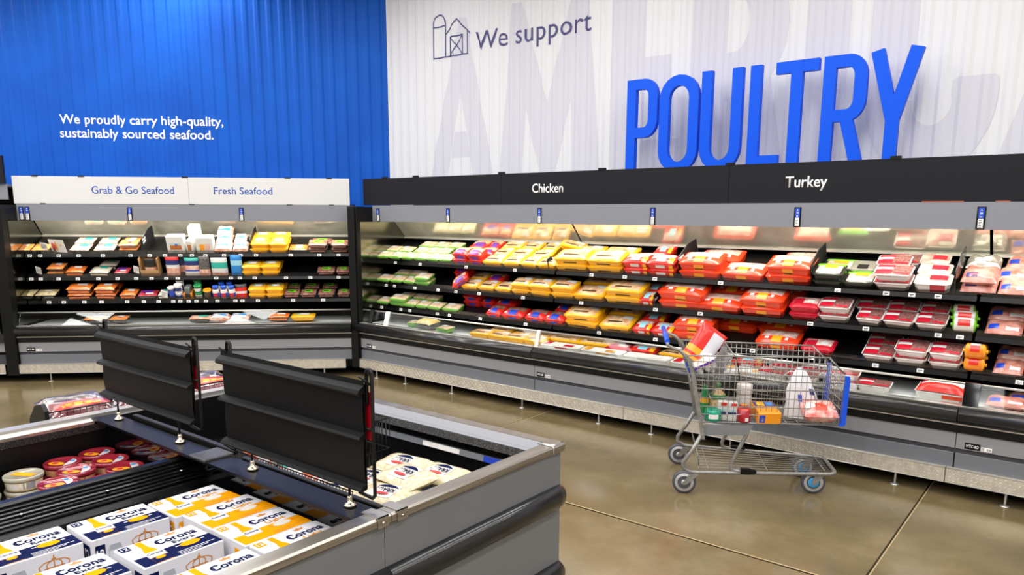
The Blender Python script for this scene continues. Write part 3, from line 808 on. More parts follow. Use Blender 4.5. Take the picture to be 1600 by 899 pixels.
    reg('ct', 'fish_tray', 'clear fish tray with teal label', 'tray', .21, .16, .045, pack(.21, .16, .036, .01, M['clear'], F['shrimp'], tops=[(-.1, .34, .45, .9, K['teal']), (-.3, .2, .3, .42, K['white'])]))
    reg('sh', 'shellfish_tub', 'clear tub of cream shellfish', 'tray', .21, .16, .06, pack(.21, .16, .05, .012, M['clear'], F['shell'], tops=[(-.12, .2, .5, .72, K['white'])]))
    reg('of', 'fish_tray', 'clear tray of bright orange fillets', 'tray', .23, .16, .06, pack(.23, .16, .045, .02, M['clear'], F['orangef'], tops=[(-.08, .3, .4, .7, K['white'])], fronts=[(-.42, .42, .3, .9, F['orangef'])]))
    reg('gf', 'fish_tray', 'clear tray of white fish fillets', 'tray', .21, .16, .05, pack(.21, .16, .04, .016, M['clear'], F['fish'], tops=[(-.05, .32, .5, .8, K['teal'])], fronts=[(-.42, .42, .3, .9, F['fish'])]))
    reg('pu', 'fish_tray', 'small tray with purple label', 'tray', .17, .15, .045, pack(.17, .15, .038, .01, M['clear'], F['redmeat'], tops=[(-.35, .2, .4, .85, K['purple']), (-.1, .3, .2, .4, K['white'])]))
    reg('yl', 'breaded_fish_pack', 'yellow breaded fish pack', 'pack', .2, .16, .052, pack(.2, .16, .04, .016, K['yellow'], F['bread'], .3, K['yellow'], [(-.22, .26, .36, .7, K['white']), (-.3, -.1, .42, .6, K['teal'])], [(-.4, .4, .45, .55, K['amber'])]))
    reg('om', 'sausage_tray', 'single orange tray with white label', 'tray', .21, .14, .042, pack(.21, .14, .036, .008, K['dark'], F['orangef'], tops=[(-.14, .2, .2, .8, K['white'])]))
    reg('bk', 'patty_tray', 'dark patty tray with green label', 'tray', .19, .15, .045, pack(.19, .15, .038, .01, K['dark'], F['brown'], tops=[(-.24, .26, .3, .75, K['leaf']), (-.2, .1, .45, .6, K['dkgreen'])], fronts=[(-.4, .4, .5, .9, F['ham'])]))
    reg('bg', 'shrimp_bag', 'white shrimp bag with blue band', 'bag', .18, .15, .075, pillow(.18, .15, .075, F['shrimp'], [(-.46, .46, .30, .52, K['seablue']), (-.4, .4, .54, .9, K['white']), (-.46, .46, .06, .27, K['white'])]))
    return k


KINDS = kinds()
PLACE = {'P1': 'top poultry shelf', 'P2': 'middle poultry shelf', 'P3': 'bottom poultry shelf', 'S1': 'top seafood shelf', 'S2': 'middle seafood shelf', 'S3': 'bottom seafood shelf'}
ROWS = ['front row', 'second row', 'back row']


def shelf_matrix(sh, x, a, up=0, yaw=0, pitch=0, roll=0):
    d0, z0, th = SHELF[sh]
    return frame(sh[0]) @ Matrix.Translation((x, d0, z0)) @ Matrix.Rotation(math.radians(th), 4, 'X') @ Matrix.Translation((0, a, up)) @ Euler((math.radians(pitch), math.radians(roll), math.radians(yaw))).to_matrix().to_4x4()


def put(parts, name, label, cat, mtx, group=None, scale=(1, 1, 1)):
    r = bpy.data.objects.new(name, None); COL.objects.link(r); r.empty_display_size = .05
    l, q, _ = mtx.decompose(); r.location = l; r.rotation_euler = q.to_euler(); r.scale = scale
    tag(r, label, cat, group)
    for n, me in parts: link(n, me, r)
    return r


def stock(sh, key, row, layers, items, ords):
    nm, look, cat, w0, d, h, parts = KINDS[key]
    pitch_ = {'gr': .14, 'rp': .152, 'yw': .156, 'rl': .157, 'wt': .153, 'wl': .15, 'bg': .12, 'cg': .09, 'co': .09, 'fo': .16}.get(key, d + .012)
    for x, w_ in items:
        n = ords[(key, row)].index(x)
        for l in range(layers):
            lay = '' if layers == 1 else (', lower' if l == 0 else ', upper')
            nn = len(ords[(key, row)])
            pos = 'the only one' if nn == 1 else ('leftmost' if n == 0 else 'rightmost' if n == nn - 1 else ORD[n] + ' from left')
            label = '%s, %s %s%s, %s' % (look, PLACE[sh], ROWS[row], lay, pos)
            j = random.random
            lift = .04 * row if key == 'bg' else 0
            mtx = shelf_matrix(sh, x + (j() - .5) * .006, .006 + row * pitch_ + (j() * .008 if l else 0) + l * .004, l * (h * 1.18) + .001 + lift, (j() - .5) * 3.5, 14 if key == 'bg' else 0)
            put(parts, nm, label, cat, mtx, '%ss on the %s' % (look.split(' with ')[0], PLACE[sh]), (w_ * .975 / w0, 1, 1.26))


STOCK = {
 'P1': [
  ('gr',0,1,[(-7.049,0.219),(-6.833,0.212),(-6.619,0.216),(-6.411,0.2),(-6.209,0.204),(-6.004,0.207),(-5.805,0.192),(-5.616,0.187)]),
  ('gr',1,1,[(-7.239,0.214),(-7.028,0.208),(-6.819,0.212),(-6.61,0.206),(-6.393,0.228),(-6.145,0.211),(-5.95,0.179),(-5.774,0.174)]),
  ('gr',2,1,[(-7.321,0.205),(-7.119,0.2),(-6.917,0.205),(-6.718,0.193),(-6.169,0.222),(-5.95,0.215),(-5.739,0.208)]),
  ('rp',0,2,[(-5.398,0.212),(-5.189,0.206)]),
  ('rp',1,1,[(-5.393,0.231),(-5.162,0.232)]),
  ('rp',2,1,[(-5.376,0.268),(-5.161,0.161)]),
  ('yw',0,1,[(-4.953,0.267),(-4.704,0.232),(-4.484,0.207)]),
  ('yw',0,1,[(-4.272,0.231)]),
  ('yw',1,1,[(-4.951,0.225),(-4.71,0.258)]),
  ('yw',1,1,[(-4.446,0.248)]),
  ('yw',2,1,[(-4.929,0.268),(-4.675,0.239)]),
  ('yw',2,1,[(-4.435,0.204)]),
  ('yb',0,2,[(-3.977,0.374),(-3.611,0.374)]),
  ('yb',1,1,[(-3.959,0.367),(-3.6,0.351)]),
  ('rl',0,2,[(-3.285,0.252),(-3.039,0.268)]),
  ('rl',1,1,[(-3.258,0.332)]),
  ('rl',2,1,[(-3.179,0.187)]),
  ('ro',0,2,[(-2.682,0.374)]),
  ('ro',0,1,[(-2.315,0.361)]),
  ('ro',0,2,[(-1.942,0.353)]),
  ('ro',1,1,[(-2.597,0.372)]),
  ('ro',1,1,[(-1.918,0.3)]),
  ('bv',0,2,[(-1.646,0.217)]),
  ('bv',0,1,[(-1.428,0.218)]),
  ('bv',1,1,[(-1.623,0.242)]),
  ('st',1,1,[(-1.447,0.178)]),
  ('wt',0,2,[(-1.2,0.246)]),
  ('wt',1,2,[(-1.229,0.221)]),
  ('wt',2,1,[(-1.193,0.218)]),
  ('wl',0,1,[(-0.946,0.228)]),
  ('wl',1,1,[(-0.964,0.208)]),
  ('wl',2,1,[(-0.99,0.188)]),
  ('pk',0,2,[(-0.672,0.214)]),
  ('pk',1,1,[(-0.687,0.214)]),
  ('fo',2,1,[(-0.687,0.218)]),
  ('hm',0,1,[(-0.462,0.192),(-0.269,0.186)]),
  ('hm',1,1,[(-0.485,0.204)]),
  ('hm',2,1,[(-0.456,0.214)]),
 ],
 'P2': [
  ('gr',0,1,[(-6.837,0.224),(-6.598,0.236),(-6.375,0.209),(-6.173,0.194)]),
  ('gr',0,2,[(-5.959,0.233)]),
  ('gr',1,1,[(-7.191,0.224),(-6.853,0.285)]),
  ('gr',1,1,[(-6.437,0.231),(-6.201,0.242)]),
  ('yw',0,1,[(-5.25,0.236),(-5.018,0.227),(-4.795,0.219)]),
  ('yw',0,2,[(-4.563,0.228)]),
  ('yw',0,2,[(-4.327,0.261),(-4.054,0.279)]),
  ('rp',1,2,[(-5.48,0.217)]),
  ('yw',1,1,[(-5.253,0.237)]),
  ('rp',1,1,[(-5.017,0.219)]),
  ('yw',1,1,[(-4.568,0.253)]),
  ('yw',1,1,[(-4.288,0.312)]),
  ('yb',0,1,[(-3.766,0.344)]),
  ('yb',0,2,[(-3.389,0.391)]),
  ('yb',1,1,[(-3.774,0.35)]),
  ('yb',1,1,[(-3.471,0.257)]),
  ('rl',1,1,[(-3.163,0.214)]),
  ('rl',0,1,[(-3.162,0.149)]),
  ('ro',0,2,[(-2.823,0.432)]),
  ('ro',0,1,[(-2.5,0.405)]),
  ('ro',0,2,[(-2.122,0.35)]),
  ('ro',1,1,[(-2.836,0.325),(-2.466,0.386),(-2.052,0.349)]),
  ('rk',0,2,[(-1.795,0.226)]),
  ('wt',0,2,[(-1.574,0.227)]),
  ('wt',0,1,[(-1.332,0.176),(-1.14,0.207),(-0.93,0.197)]),
  ('wt',1,1,[(-1.574,0.218)]),
  ('wt',1,1,[(-1.35,0.215),(-1.135,0.205),(-0.934,0.18)]),
  ('cg',0,1,[(-0.727,0.172)]),
  ('cg',1,1,[(-0.737,0.184)]),
  ('cg',2,1,[(-0.755,0.172)]),
  ('hm',0,1,[(-0.495,0.217),(-0.281,0.203)]),
  ('hm',1,1,[(-0.497,0.229)]),
 ],
 'P3': [
  ('gr',0,1,[(-7.011,0.209),(-6.805,0.203),(-6.595,0.217)]),
  ('gr',0,2,[(-6.337,0.272)]),
  ('gr',0,1,[(-6.15,0.195),(-5.954,0.18),(-5.759,0.21),(-5.519,0.236)]),
  ('gr',1,1,[(-6.799,0.203),(-6.366,0.23),(-6.145,0.213),(-5.935,0.207)]),
  ('rb',0,1,[(-4.904,0.204),(-4.653,0.282),(-4.375,0.25)]),
  ('rb',0,1,[(-4.141,0.246)]),
  ('rb',1,2,[(-5.343,0.25)]),
  ('rb',1,1,[(-5.119,0.197),(-4.887,0.268)]),
  ('rb',1,1,[(-4.136,0.23)]),
  ('yb',0,2,[(-3.824,0.366)]),
  ('yb',0,1,[(-3.467,0.331)]),
  ('yb',1,1,[(-3.838,0.348),(-3.478,0.342)]),
  ('rl',0,1,[(-3.188,0.186),(-2.983,0.218)]),
  ('ro',0,2,[(-2.696,0.35)]),
  ('rl',1,1,[(-3.153,0.237)]),
  ('ro',1,1,[(-2.776,0.321)]),
  ('ro',1,1,[(-2.415,0.385),(-2.029,0.375)]),
  ('ro',0,1,[(-1.991,0.331)]),
  ('rk',0,1,[(-1.673,0.239)]),
  ('wt',0,1,[(-1.246,0.217)]),
  ('wt',0,2,[(-1.028,0.21),(-0.816,0.2)]),
  ('wt',1,1,[(-1.238,0.224),(-1.012,0.182),(-0.806,0.207)]),
  ('co',0,2,[(-0.639,0.154)]),
  ('co',1,1,[(-0.651,0.161)]),
  ('co',2,1,[(-0.654,0.164)]),
  ('hm',0,1,[(-0.445,0.173),(-0.278,0.154)]),
  ('hm',1,1,[(-0.44,0.18)]),
 ],
 'S1': [
  ('sm',0,1,[(-4.508,0.189),(-4.311,0.185)]),
  ('ct',0,1,[(-3.898,0.214)]),
  ('ct',0,1,[(-3.63,0.226)]),
  ('sm',0,2,[(-3.371,0.206)]),
  ('ct',1,1,[(-3.908,0.207)]),
  ('ct',1,1,[(-3.641,0.208)]),
  ('sm',1,1,[(-3.408,0.182)]),
  ('bg',0,1,[(-2.328,0.195)]),
  ('bg',1,1,[(-2.34,0.187)]),
  ('bg',2,1,[(-2.348,0.184)]),
  ('bg',0,1,[(-2.138,0.174)]),
  ('bg',1,1,[(-2.155,0.136)]),
  ('yl',0,2,[(-1.92,0.208),(-1.708,0.204)]),
  ('yl',1,2,[(-1.922,0.206),(-1.71,0.207)]),
  ('om',0,1,[(-1.491,0.214)]),
  ('bk',0,2,[(-1.264,0.217)]),
  ('bk',1,1,[(-1.242,0.233)]),
  ('bk',0,2,[(-1.012,0.196)]),
 ],
 'S2': [
  ('pu',0,1,[(-4.616,0.126)]),
  ('sm',0,2,[(-4.165,0.181)]),
  ('of',0,1,[(-3.962,0.204)]),
  ('gf',0,1,[(-3.702,0.221)]),
  ('gf',1,1,[(-3.661,0.198)]),
  ('pu',0,1,[(-3.465,0.16)]),
  ('yl',0,2,[(-2.025,0.208),(-1.811,0.209)]),
  ('yl',1,1,[(-2.024,0.183),(-1.809,0.213)]),
  ('bk',0,1,[(-1.18,0.207),(-0.987,0.156)]),
 ],
 'S3': [
  ('sh',0,1,[(-4.514,0.207),(-4.289,0.224)]),
  ('of',0,2,[(-3.924,0.269)]),
  ('of',0,2,[(-3.644,0.228)]),
  ('of',0,1,[(-3.399,0.185)]),
  ('of',1,1,[(-3.643,0.22)]),
  ('pu',0,1,[(-3.194,0.214)]),
  ('gf',0,1,[(-3.027,0.099)]),
  ('yl',0,2,[(-1.97,0.192),(-1.772,0.193)]),
  ('yl',1,1,[(-1.971,0.195),(-1.763,0.196)]),
  ('bk',0,1,[(-1.578,0.183),(-1.389,0.184),(-1.182,0.196),(-0.985,0.151)]),
  ('bk',1,1,[(-1.578,0.151),(-1.368,0.175),(-1.158,0.176)]),
 ],
}

SKIP = -6.62
for sh, rows in STOCK.items():
    ords = {}
    for key, row, layers, items in rows:
        ords.setdefault((key, row), []).extend(x for x, _ in items if x > SKIP)
    for v in ords.values(): v.sort()
    for key, row, layers, items in rows: stock(sh, key, row, layers, [i for i in items if i[0] > SKIP], ords)


def shelf_thing(sh, x, a, label, cat, name, parts, up=0.001, yaw=0, pitch=0, roll=0, group=None):
    return put(parts, name, label, cat, shelf_matrix(sh, x, a, up if up < .01 else up * 1.26, yaw, pitch, roll), group, (1, 1, 1.26 if sh[0] == 'S' else 1))


# packs that lie askew
shelf_thing('P1', -4.13, .27, 'yellow chicken tray tipped up on the top shelf behind the small black divider', 'tray', 'chicken_tray', KINDS['yw'][6], .062, 10, -6, 18)
shelf_thing('P2', -5.34, .01, 'red and orange chicken tray lying aslant at the front of the middle shelf', 'tray', 'chicken_tray', KINDS['rp'][6], .05, 30, 8, -24)

# dividers
def divider(sh, x, label, w_, hgt, txt, low=False, mt='black', clear=False):
    b = MB(); e = .003
    if low: prof = [(.0, .03), (.09, .03), (.42, .07), (.42, .10), (.10, .075), (.08, .115), (.01, .115)]
    else: prof = [(.02, 0), (.40, 0), (.40, hgt * .85), (.24, hgt), (.05, hgt * .88), (.02, hgt * .8)]
    b.loft([[(-e, p, q) for p, q in prof], [(e, p, q) for p, q in prof]])
    r = put([('divider_plate', b.mesh('divider_plate', [M[mt]]))], 'shelf_divider', label, 'divider', shelf_matrix(sh, x, 0, .002, 0))
    ed = MB(); ed.tube([(0, p, q) for p, q in (prof if not low else prof[5:] + prof[:2])], .0035, 6); obj('divider_edge', ed, M['strip'], r)
    if txt:
        lines = txt.split('|')
        for k, s in enumerate(lines): lettering(s, M['white_ink'], r, (.0035 if not low else .0035, (.03 if not low else .012), (hgt * .72 if not low else .062) - k * .035), (PI / 2, 0, PI / 2), width=(.10 if not low else .06), cap=.026 if not low else .022, bold=.02)
    return r


divider('P1', -4.235, 'small black Chicken divider among the yellow trays of the top shelf', .3, .12, 'Chicken', True, 'black_sign')
divider('P1', -2.86, 'tall black Chicken divider plate on the top poultry shelf', .4, .21, 'Chicken', False, 'black_sign')
divider('P2', -3.07, 'small black Chicken divider on the middle poultry shelf', .3, .12, 'Chicken', True, 'black_sign')
divider('P1', -1.765, 'metal edged dark divider left of the lime dotted trays', .4, .2, '', False, 'black_sign', True)
divider('P1', -.805, 'pale clear divider plate right of the red labelled white trays', .4, .2, '', False, 'clear', True)
divider('S1', -3.20, 'black two line sign plate right of the salmon trays', .4, .2, 'Fresh|Seafood', False, 'black_sign')
divider('S1', -2.02, 'narrow black sign plate beside the blue banded shrimp bags', .4, .19, '', False, 'black_sign')

# price cards on wires, photo cards
def card(sh, x, label, w_, h_, up, yaw, mats, name='price_card', roll=8, pic=None):
    b = MB(); b.box((-w_ / 2, 0, 0), (w_ / 2, .002, h_))
    parts = [('card_face', b.mesh('card_face', [mats]))]
    for k in range(3):
        q = MB(); q.box((-w_ * .36, -.0008, h_ * (.62 - .2 * k)), (w_ * (.36 - .12 * k), 0, h_ * (.70 - .2 * k))); 
        if not pic: parts.append(('printed_line', q.mesh('printed_line', [mat('grey_ink', '#8a8a88', .6)])))
    r = put(parts, name, label, 'card', shelf_matrix(sh, x, .0, up, yaw, 0, roll))
    if pic:
        for nm_, a, m in pic:
            q = MB(); q.lathe([(0.0001, -.0012), (a[2], -.0012), (a[2], -.0002)], 14, 0, (0, 0, 0), 'y'); 
            o = obj(nm_, q, m, r, (a[0], -.0, a[1])); o.scale = (1, 1, a[3])
    wr = MB(); wr.bar((0, .003, -up + .0), (0, .003, .02), .0018); obj('wire_stem', wr, M['chrome'], r)
    return r


card('S1', -4.25, 'white price card on a wire at the left of the top seafood shelf', .085, .085, .06, -18, K['white'], roll=0)
card('S1', -4.10, 'large photo card of red fillets standing on the top seafood shelf', .2, .15, .03, -20, K['white'], 'photo_card', -6, [('fish_picture', (-.06, .06, .022, 2.4), F['redmeat']), ('fish_picture', (-.02, .07, .02, 2.6), F['salmon']), ('egg_picture', (.05, .09, .012, 1), K['amber'])])
card('S2', -4.33, 'white price card on a wire at the left of the middle seafood shelf', .07, .085, .05, -20, K['white'], roll=6)
card('S2', -3.288, 'white price card on a wire beside the cardboard display box', .07, .085, .055, -20, K['white'], roll=8)
card('S3', -3.0, 'white price card on a wire beside the dip tubs', .08, .085, .04, -20, K['white'], roll=10)

# white boxes on the top seafood shelf
def box_parts(w_, d, h, m, pics=(), nm='carton'):
    b = MB(); b.bbox((-w_ / 2, 0, 0), (w_ / 2, d, h), .004)
    ps = [(nm, b.mesh(nm, [m]))]
    for (x0, x1, z0, z1, mm) in pics:
        q = MB(); q.box((x0 * w_, -.0012, z0 * h), (x1 * w_, 0, z1 * h)); ps.append(('printed_picture', q.mesh('printed_picture', [mm])))
    return ps


shelf_thing('S1', -2.85, .02, 'white carton with a brown square picture on the top seafood shelf', 'box', 'carton', box_parts(.19, .1, .16, K['white'], [(-.32, .34, .22, .48, K['tan']), (-.36, .3, .54, .60, K['sky']), (-.2, .1, .1, .16, K['sky']), (-.03, .12, .46, .56, K['blue'])]), .002, 0, -4)
shelf_thing('S1', -2.70, .02, 'narrow white carton with an orange oval between two white cartons', 'box', 'carton', box_parts(.075, .12, .12, K['white'], [(-.25, .3, .25, .7, K['tan'])]), .002, -12, 0)
shelf_thing('S1', -2.67, .16, 'tall white carton standing behind the other white cartons', 'box', 'carton', box_parts(.12, .12, .2, K['white']), .002)
shelf_thing('S1', -2.53, .02, 'white carton with golden shrimp pictures on the top seafood shelf', 'box', 'carton', box_parts(.19, .1, .15, K['white'], [(-.3, -.02, .2, .58, K['amber']), (.02, .3, .22, .6, F['shrimp'])]), .002, 0, -3)
# pouches on the middle seafood shelf
shelf_thing('S2', -3.15, .02, 'open cardboard display box holding a dark pouch', 'box', 'display_box', [('carton', (lambda b: (b.box((-.1, 0, 0), (.1, .004, .06)), b.box((-.1, .004, 0), (-.096, .12, .17)), b.box((.096, .004, 0), (.1, .12, .17)), b.box((-.1, .12, 0), (.1, .124, .18)), b.box((-.1, 0, 0), (.1, .12, .003)), b)[-1])(MB()).mesh('carton', [K['card']]))], .002)
shelf_thing('S2', -3.15, .05, 'dark pouch of salmon bites standing in the cardboard display box', 'bag', 'pouch', standing(.13, .15, .05, [(.5, F['shrimp']), (.3, K['black']), (.2, K['black'])]), .006)
for x, w_, hh, bands, lb in ((-2.905, .148, .175, [(.42, F['shrimp']), (.16, K['white']), (.27, K['navy']), (.15, K['red'])], 'shrimp pouch with navy band and red top'),
                             (-2.69, .165, .165, [(.22, K['white']), (.1, K['blue']), (.3, F['shrimp']), (.2, K['navy']), (.18, K['teal'])], 'shrimp pouch with orange middle and dark blue top'),
                             (-2.555, .125, .18, [(.3, F['shrimp']), (.7, mat('grey_pouch', '#6f6a68', .4, 0, .4, '#4a4644', 60))], 'grey crinkled pouch with a pink base'),
                             (-2.388, .182, .165, [(.2, F['shrimp']), (.25, K['white']), (.3, K['teal']), (.25, K['white'])], 'white pouch with a teal printed middle'),
                             (-2.195, .13, .19, [(.5, K['seablue']), (.25, K['sky']), (.25, K['seablue'])], 'bright blue pouch leaning beside the yellow packs')):
    shelf_thing('S2', x, .03, lb + ' on the middle seafood shelf', 'bag', 'pouch', standing(w_, hh, .06, bands), .002, 0, -8)
for x, lb in ((-2.81, 'second shrimp pouch half hidden behind the red topped pouch'),):
    shelf_thing('S2', x, .12, lb, 'bag', 'pouch', standing(.13, .16, .05, [(.4, F['shrimp']), (.35, K['navy']), (.25, K['black'])]), .002, 14, -8)


# tubs, cans and jars on the bottom seafood shelf
def tub_parts(r, h, body, lid, lab, lidh=.014, inset=.9):
    a = MB(); a.lathe([(r * inset * .96, 0), (r * inset, h * .1), (r, h)], 18); b = MB(); b.lathe([(r * 1.04, h - .002), (r * 1.05, h + lidh * .7), (r * .98, h + lidh), (r * .9, h + lidh * .9), (.001, h + lidh * .9)], 18)
    c = MB(); c.grid(lambda u, v: (math.sin(-1.1 + 2.2 * u) * (r * (inset + (1 - inset) * (.2 + .6 * v)) + .001), -math.cos(-1.1 + 2.2 * u) * (r * (inset + (1 - inset) * (.2 + .6 * v)) + .001), h * (.2 + .6 * v)), 8, 2)
    return [('cup', a.mesh('cup', [body])), ('lid', b.mesh('lid', [lid])), ('label', c.mesh('label', [lab]))]


for x, a, r_, h_, cs_, lb in ((-2.925, .05, .038, .10, (K['navy'], K['white'], K['blue']), 'blue and white dip tub nearest the price card'), (-2.845, .05, .042, .055, (K['wtray'], K['white'], K['navy']), 'lower white lidded tub of a stack of two'),
                              (-2.63, .055, .042, .05, (K['gtub'], K['gtub'], K['white']), 'lower green tub of a stack of two'), (-2.53, .05, .045, .072, (K['black'], K['amber'], K['ink']), 'black can with a yellow lid'),
                              (-2.66, .17, .042, .13, (K['gtub'], K['gtub'], K['teal']), 'tall green tub standing behind the green stack'), (-2.85, .15, .042, .13, (K['wtray'], K['white'], K['navy']), 'white lidded tub standing behind the white stack')):
    shelf_thing('S3', x, a, lb + ' on the bottom seafood shelf', 'tub', 'dip_tub', tub_parts(r_, h_, *cs_), .002)
shelf_thing('S3', -2.845, .05, 'upper white lidded tub of a stack of two on the bottom seafood shelf', 'tub', 'dip_tub', tub_parts(.042, .055, K['wtray'], K['white'], K['navy']), .073)
shelf_thing('S3', -2.63, .055, 'upper green tub of a stack of two on the bottom seafood shelf', 'tub', 'dip_tub', tub_parts(.042, .05, K['gtub'], K['gtub'], K['white']), .068)
shelf_thing('S3', -2.745, .02, 'orange fronted tray box with a grey sleeve between the tubs', 'box', 'carton', box_parts(.10, .12, .06, K['tangerine'], [(-.3, .3, .3, .9, K['dark'])]) + box_parts(.06, .11, .11, mat('grey_sleeve', '#6d706c', .5), [], 'sleeve'), .002)
JP = []
a = MB(); a.lathe([(.034, 0), (.04, .008), (.042, .05), (.036, .085), (.03, .095)], 18); JP.append(('jar_body', a.mesh('jar_body', [K['jar']])))
a = MB(); a.lathe([(.033, .094), (.034, .118), (.03, .122), (.001, .122)], 18); JP.append(('lid', a.mesh('lid', [K['cap']])))
a = MB(); a.grid(lambda u, v: (math.sin(-1.2 + 2.4 * u) * .043, -math.cos(-1.2 + 2.4 * u) * .043, .018 + .042 * v), 8, 2, mfn=lambda u, v: 1 if .3 < u < .7 else 0); JP.append(('label', a.mesh('label', [K['blue'], K['crimson']])))
for k, (x, a_) in enumerate([(-2.435, .05), (-2.345, .05), (-2.255, .05), (-2.39, .15), (-2.30, .15)]):
    shelf_thing('S3', x, a_, 'blue capped white jar, ' + ['leftmost in front', 'middle one in front', 'rightmost in front', 'left one behind', 'right one behind'][k] + ', bottom seafood shelf', 'jar', 'sauce_jar', JP, .002, group='blue capped jars on the bottom seafood shelf')
shelf_thing('S3', -2.155, .03, 'red and white striped pouch right of the blue capped jars', 'bag', 'pouch', standing(.13, .13, .05, [(.3, K['red']), (.2, K['white']), (.25, K['red']), (.25, K['dark'])]), .002, 6, -18)


# goods lying in the wells behind the low glass
def well_matrix(which, x, d, up=0, yaw=0, pitch=10, roll=0):
    return frame(which) @ Matrix.Translation((x, d, .599 + up)) @ Euler((math.radians(pitch), math.radians(roll), math.radians(yaw))).to_matrix().to_4x4()


def well(which, x, d, label, key, sx=1, up=.002, yaw=0, pitch=10, nm=None, parts=None, cat=None):
    k = KINDS[key] if key else None
    return put(parts or k[6], nm or k[0], label, cat or k[2], well_matrix(which, x, d, up, yaw, pitch), None, (sx, 1, 1))


CLAM = pack(.26, .18, .05, .05, M['clear'], F['corn'], tops=[(-.2, .1, .6, .8, K['white'])])
well('P', -5.80, .16, 'clear clamshell of yellow vegetables in the well near the corner', None, 1, .012, -6, 8, 'clamshell', CLAM, 'box')
well('P', -6.02, .22, 'green leafy pack beside the clamshell in the corner well', 'gr', .8, .004, 12)
well('P', -5.50, .14, 'pale green tray just right of the clamshell in the well', 'gr', 1, .004, -10)
for k, (x, d, sx, yaw, up) in enumerate([(-4.95, .12, 1, 4, .004), (-4.72, .12, 1, -5, .004), (-4.5, .13, 1.1, 6, .004), (-4.27, .13, 1, -3, .004), (-4.82, .30, 1.1, 8, .02), (-4.55, .31, 1, -6, .02), (-4.3, .31, 1, 3, .02)]):
    well('P', x, d, 'yellow chicken tray lying in the left well, %s, %s' % (('front row' if k < 4 else 'back row'), ['first from left', 'second from left', 'third from left', 'fourth from left', 'first from left', 'second from left', 'third from left'][k]), 'yw', sx, up, yaw)
for k, (x, d, yaw, key, lb) in enumerate([(-4.02, .26, 0, 'yb', 'left one of two large yellow trays in the middle well'), (-3.66, .27, 5, 'yb', 'right one of two large yellow trays in the middle well'), (-3.42, .24, -8, 'rk', 'crimson meat tray right of the yellow trays in the middle well'), (-3.16, .26, 4, 'rl', 'red tray with pale label in the middle well'), (-2.88, .27, -6, 'yw', 'lone yellow tray in the well left of the cart handle'), (-2.55, .26, 3, 'rk', 'crimson meat tray in the well behind the cart handle')]):
    well('P', x, d, lb, key, 1, .012, yaw)
CASEPK = lambda col: pack(.42, .13, .035, .006, K['white'], K['white'], tops=[(-.45, -.28, .1, .9, col), (.1, .34, .1, .5, col)], fronts=[(-.1, .22, .1, .9, col)])
for x, c, lb in ((-3.93, K['crimson'], 'flat white case pack with red print, leftmost in the middle well'), (-3.48, F['bread'], 'flat white case pack with tan print in the middle well'), (-3.03, K['wtray'], 'flat all white case pack in the middle well'), (-2.58, K['crimson'], 'flat white case pack with red print left of the cart'), (-2.13, K['amber'], 'flat white case pack with amber print behind the cart')):
    well('P', x, .09, lb, None, 1, .003, 0, 6, 'case_pack', CASEPK(c), 'pack')
for k, (x, d, up, key, lb) in enumerate([(-2.2, .26, .03, 'rl', 'red and white tray in the well behind the cart, left'), (-1.9, .25, .03, 'wt', 'white turkey tray in the well behind the cart, middle'), (-1.66, .25, .03, 'wt', 'white turkey tray in the well behind the cart, right'),
                                         (-1.43, .12, .004, 'wt', 'lower turkey tray of a stack in the well just right of the cart'), (-1.43, .125, .058, 'wt', 'upper turkey tray of a stack in the well just right of the cart'), (-1.22, .13, .004, 'wt', 'lone turkey tray second from the cart in the well'), (-1.72, .1, .004, 'wt', 'white turkey tray in the well behind the cart front'), (-1.95, .1, .004, 'wt', 'white turkey tray in the well behind the bag in the cart')]):
    well('P', x, d, lb, key, 1, up, [3, -4, 2, -5, 6, 4, 0, -6][k], 8)
BIG = pack(.3, .18, .06, .05, K['white'], K['white'], .4, K['red'], [(-.4, -.3, .5, .7, K['crimson'])], [(-.45, .0, .5, .95, K['white']), (.05, .46, .4, .95, K['orange'])])
well('P', -.80, .13, 'big white pack with red print left of the dark glass post', None, 1, .004, -3, 12, 'turkey_pack', BIG, 'pack')
for x, d, sx, lb in ((-.42, .12, 1.1, 'first pink meat pack in the well right of the dark post'), (-.2, .13, 1.1, 'second pink meat pack in the well right of the dark post'), (-.30, .3, 1.3, 'pink meat pack behind the others right of the dark post'), (.05, .14, 1.1, 'pink meat pack in the well at the right edge')):
    well('P', x, d, lb, 'hm', sx, .01)
for x, d, key, sx, lb in ((-3.75, .2, 'sm', 1.3, 'first salmon tray lying in the seafood well'), (-3.5, .2, 'sm', 1, 'second salmon tray lying in the seafood well'), (-2.6, .16, 'ct', 1.1, 'pale fish tray in the seafood well'), (-2.38, .17, 'bg', 1.2, 'first blue banded bag in the seafood well'), (-2.16, .18, 'bg', 1.2, 'second blue banded bag in the seafood well'), (-1.72, .17, 'of', 1, 'orange fillet tray in the seafood well'), (-1.45, .2, 'yl', 1.3, 'yellow pack lying in the seafood well')):
    well('S', x, d, lb, key, sx, .02)

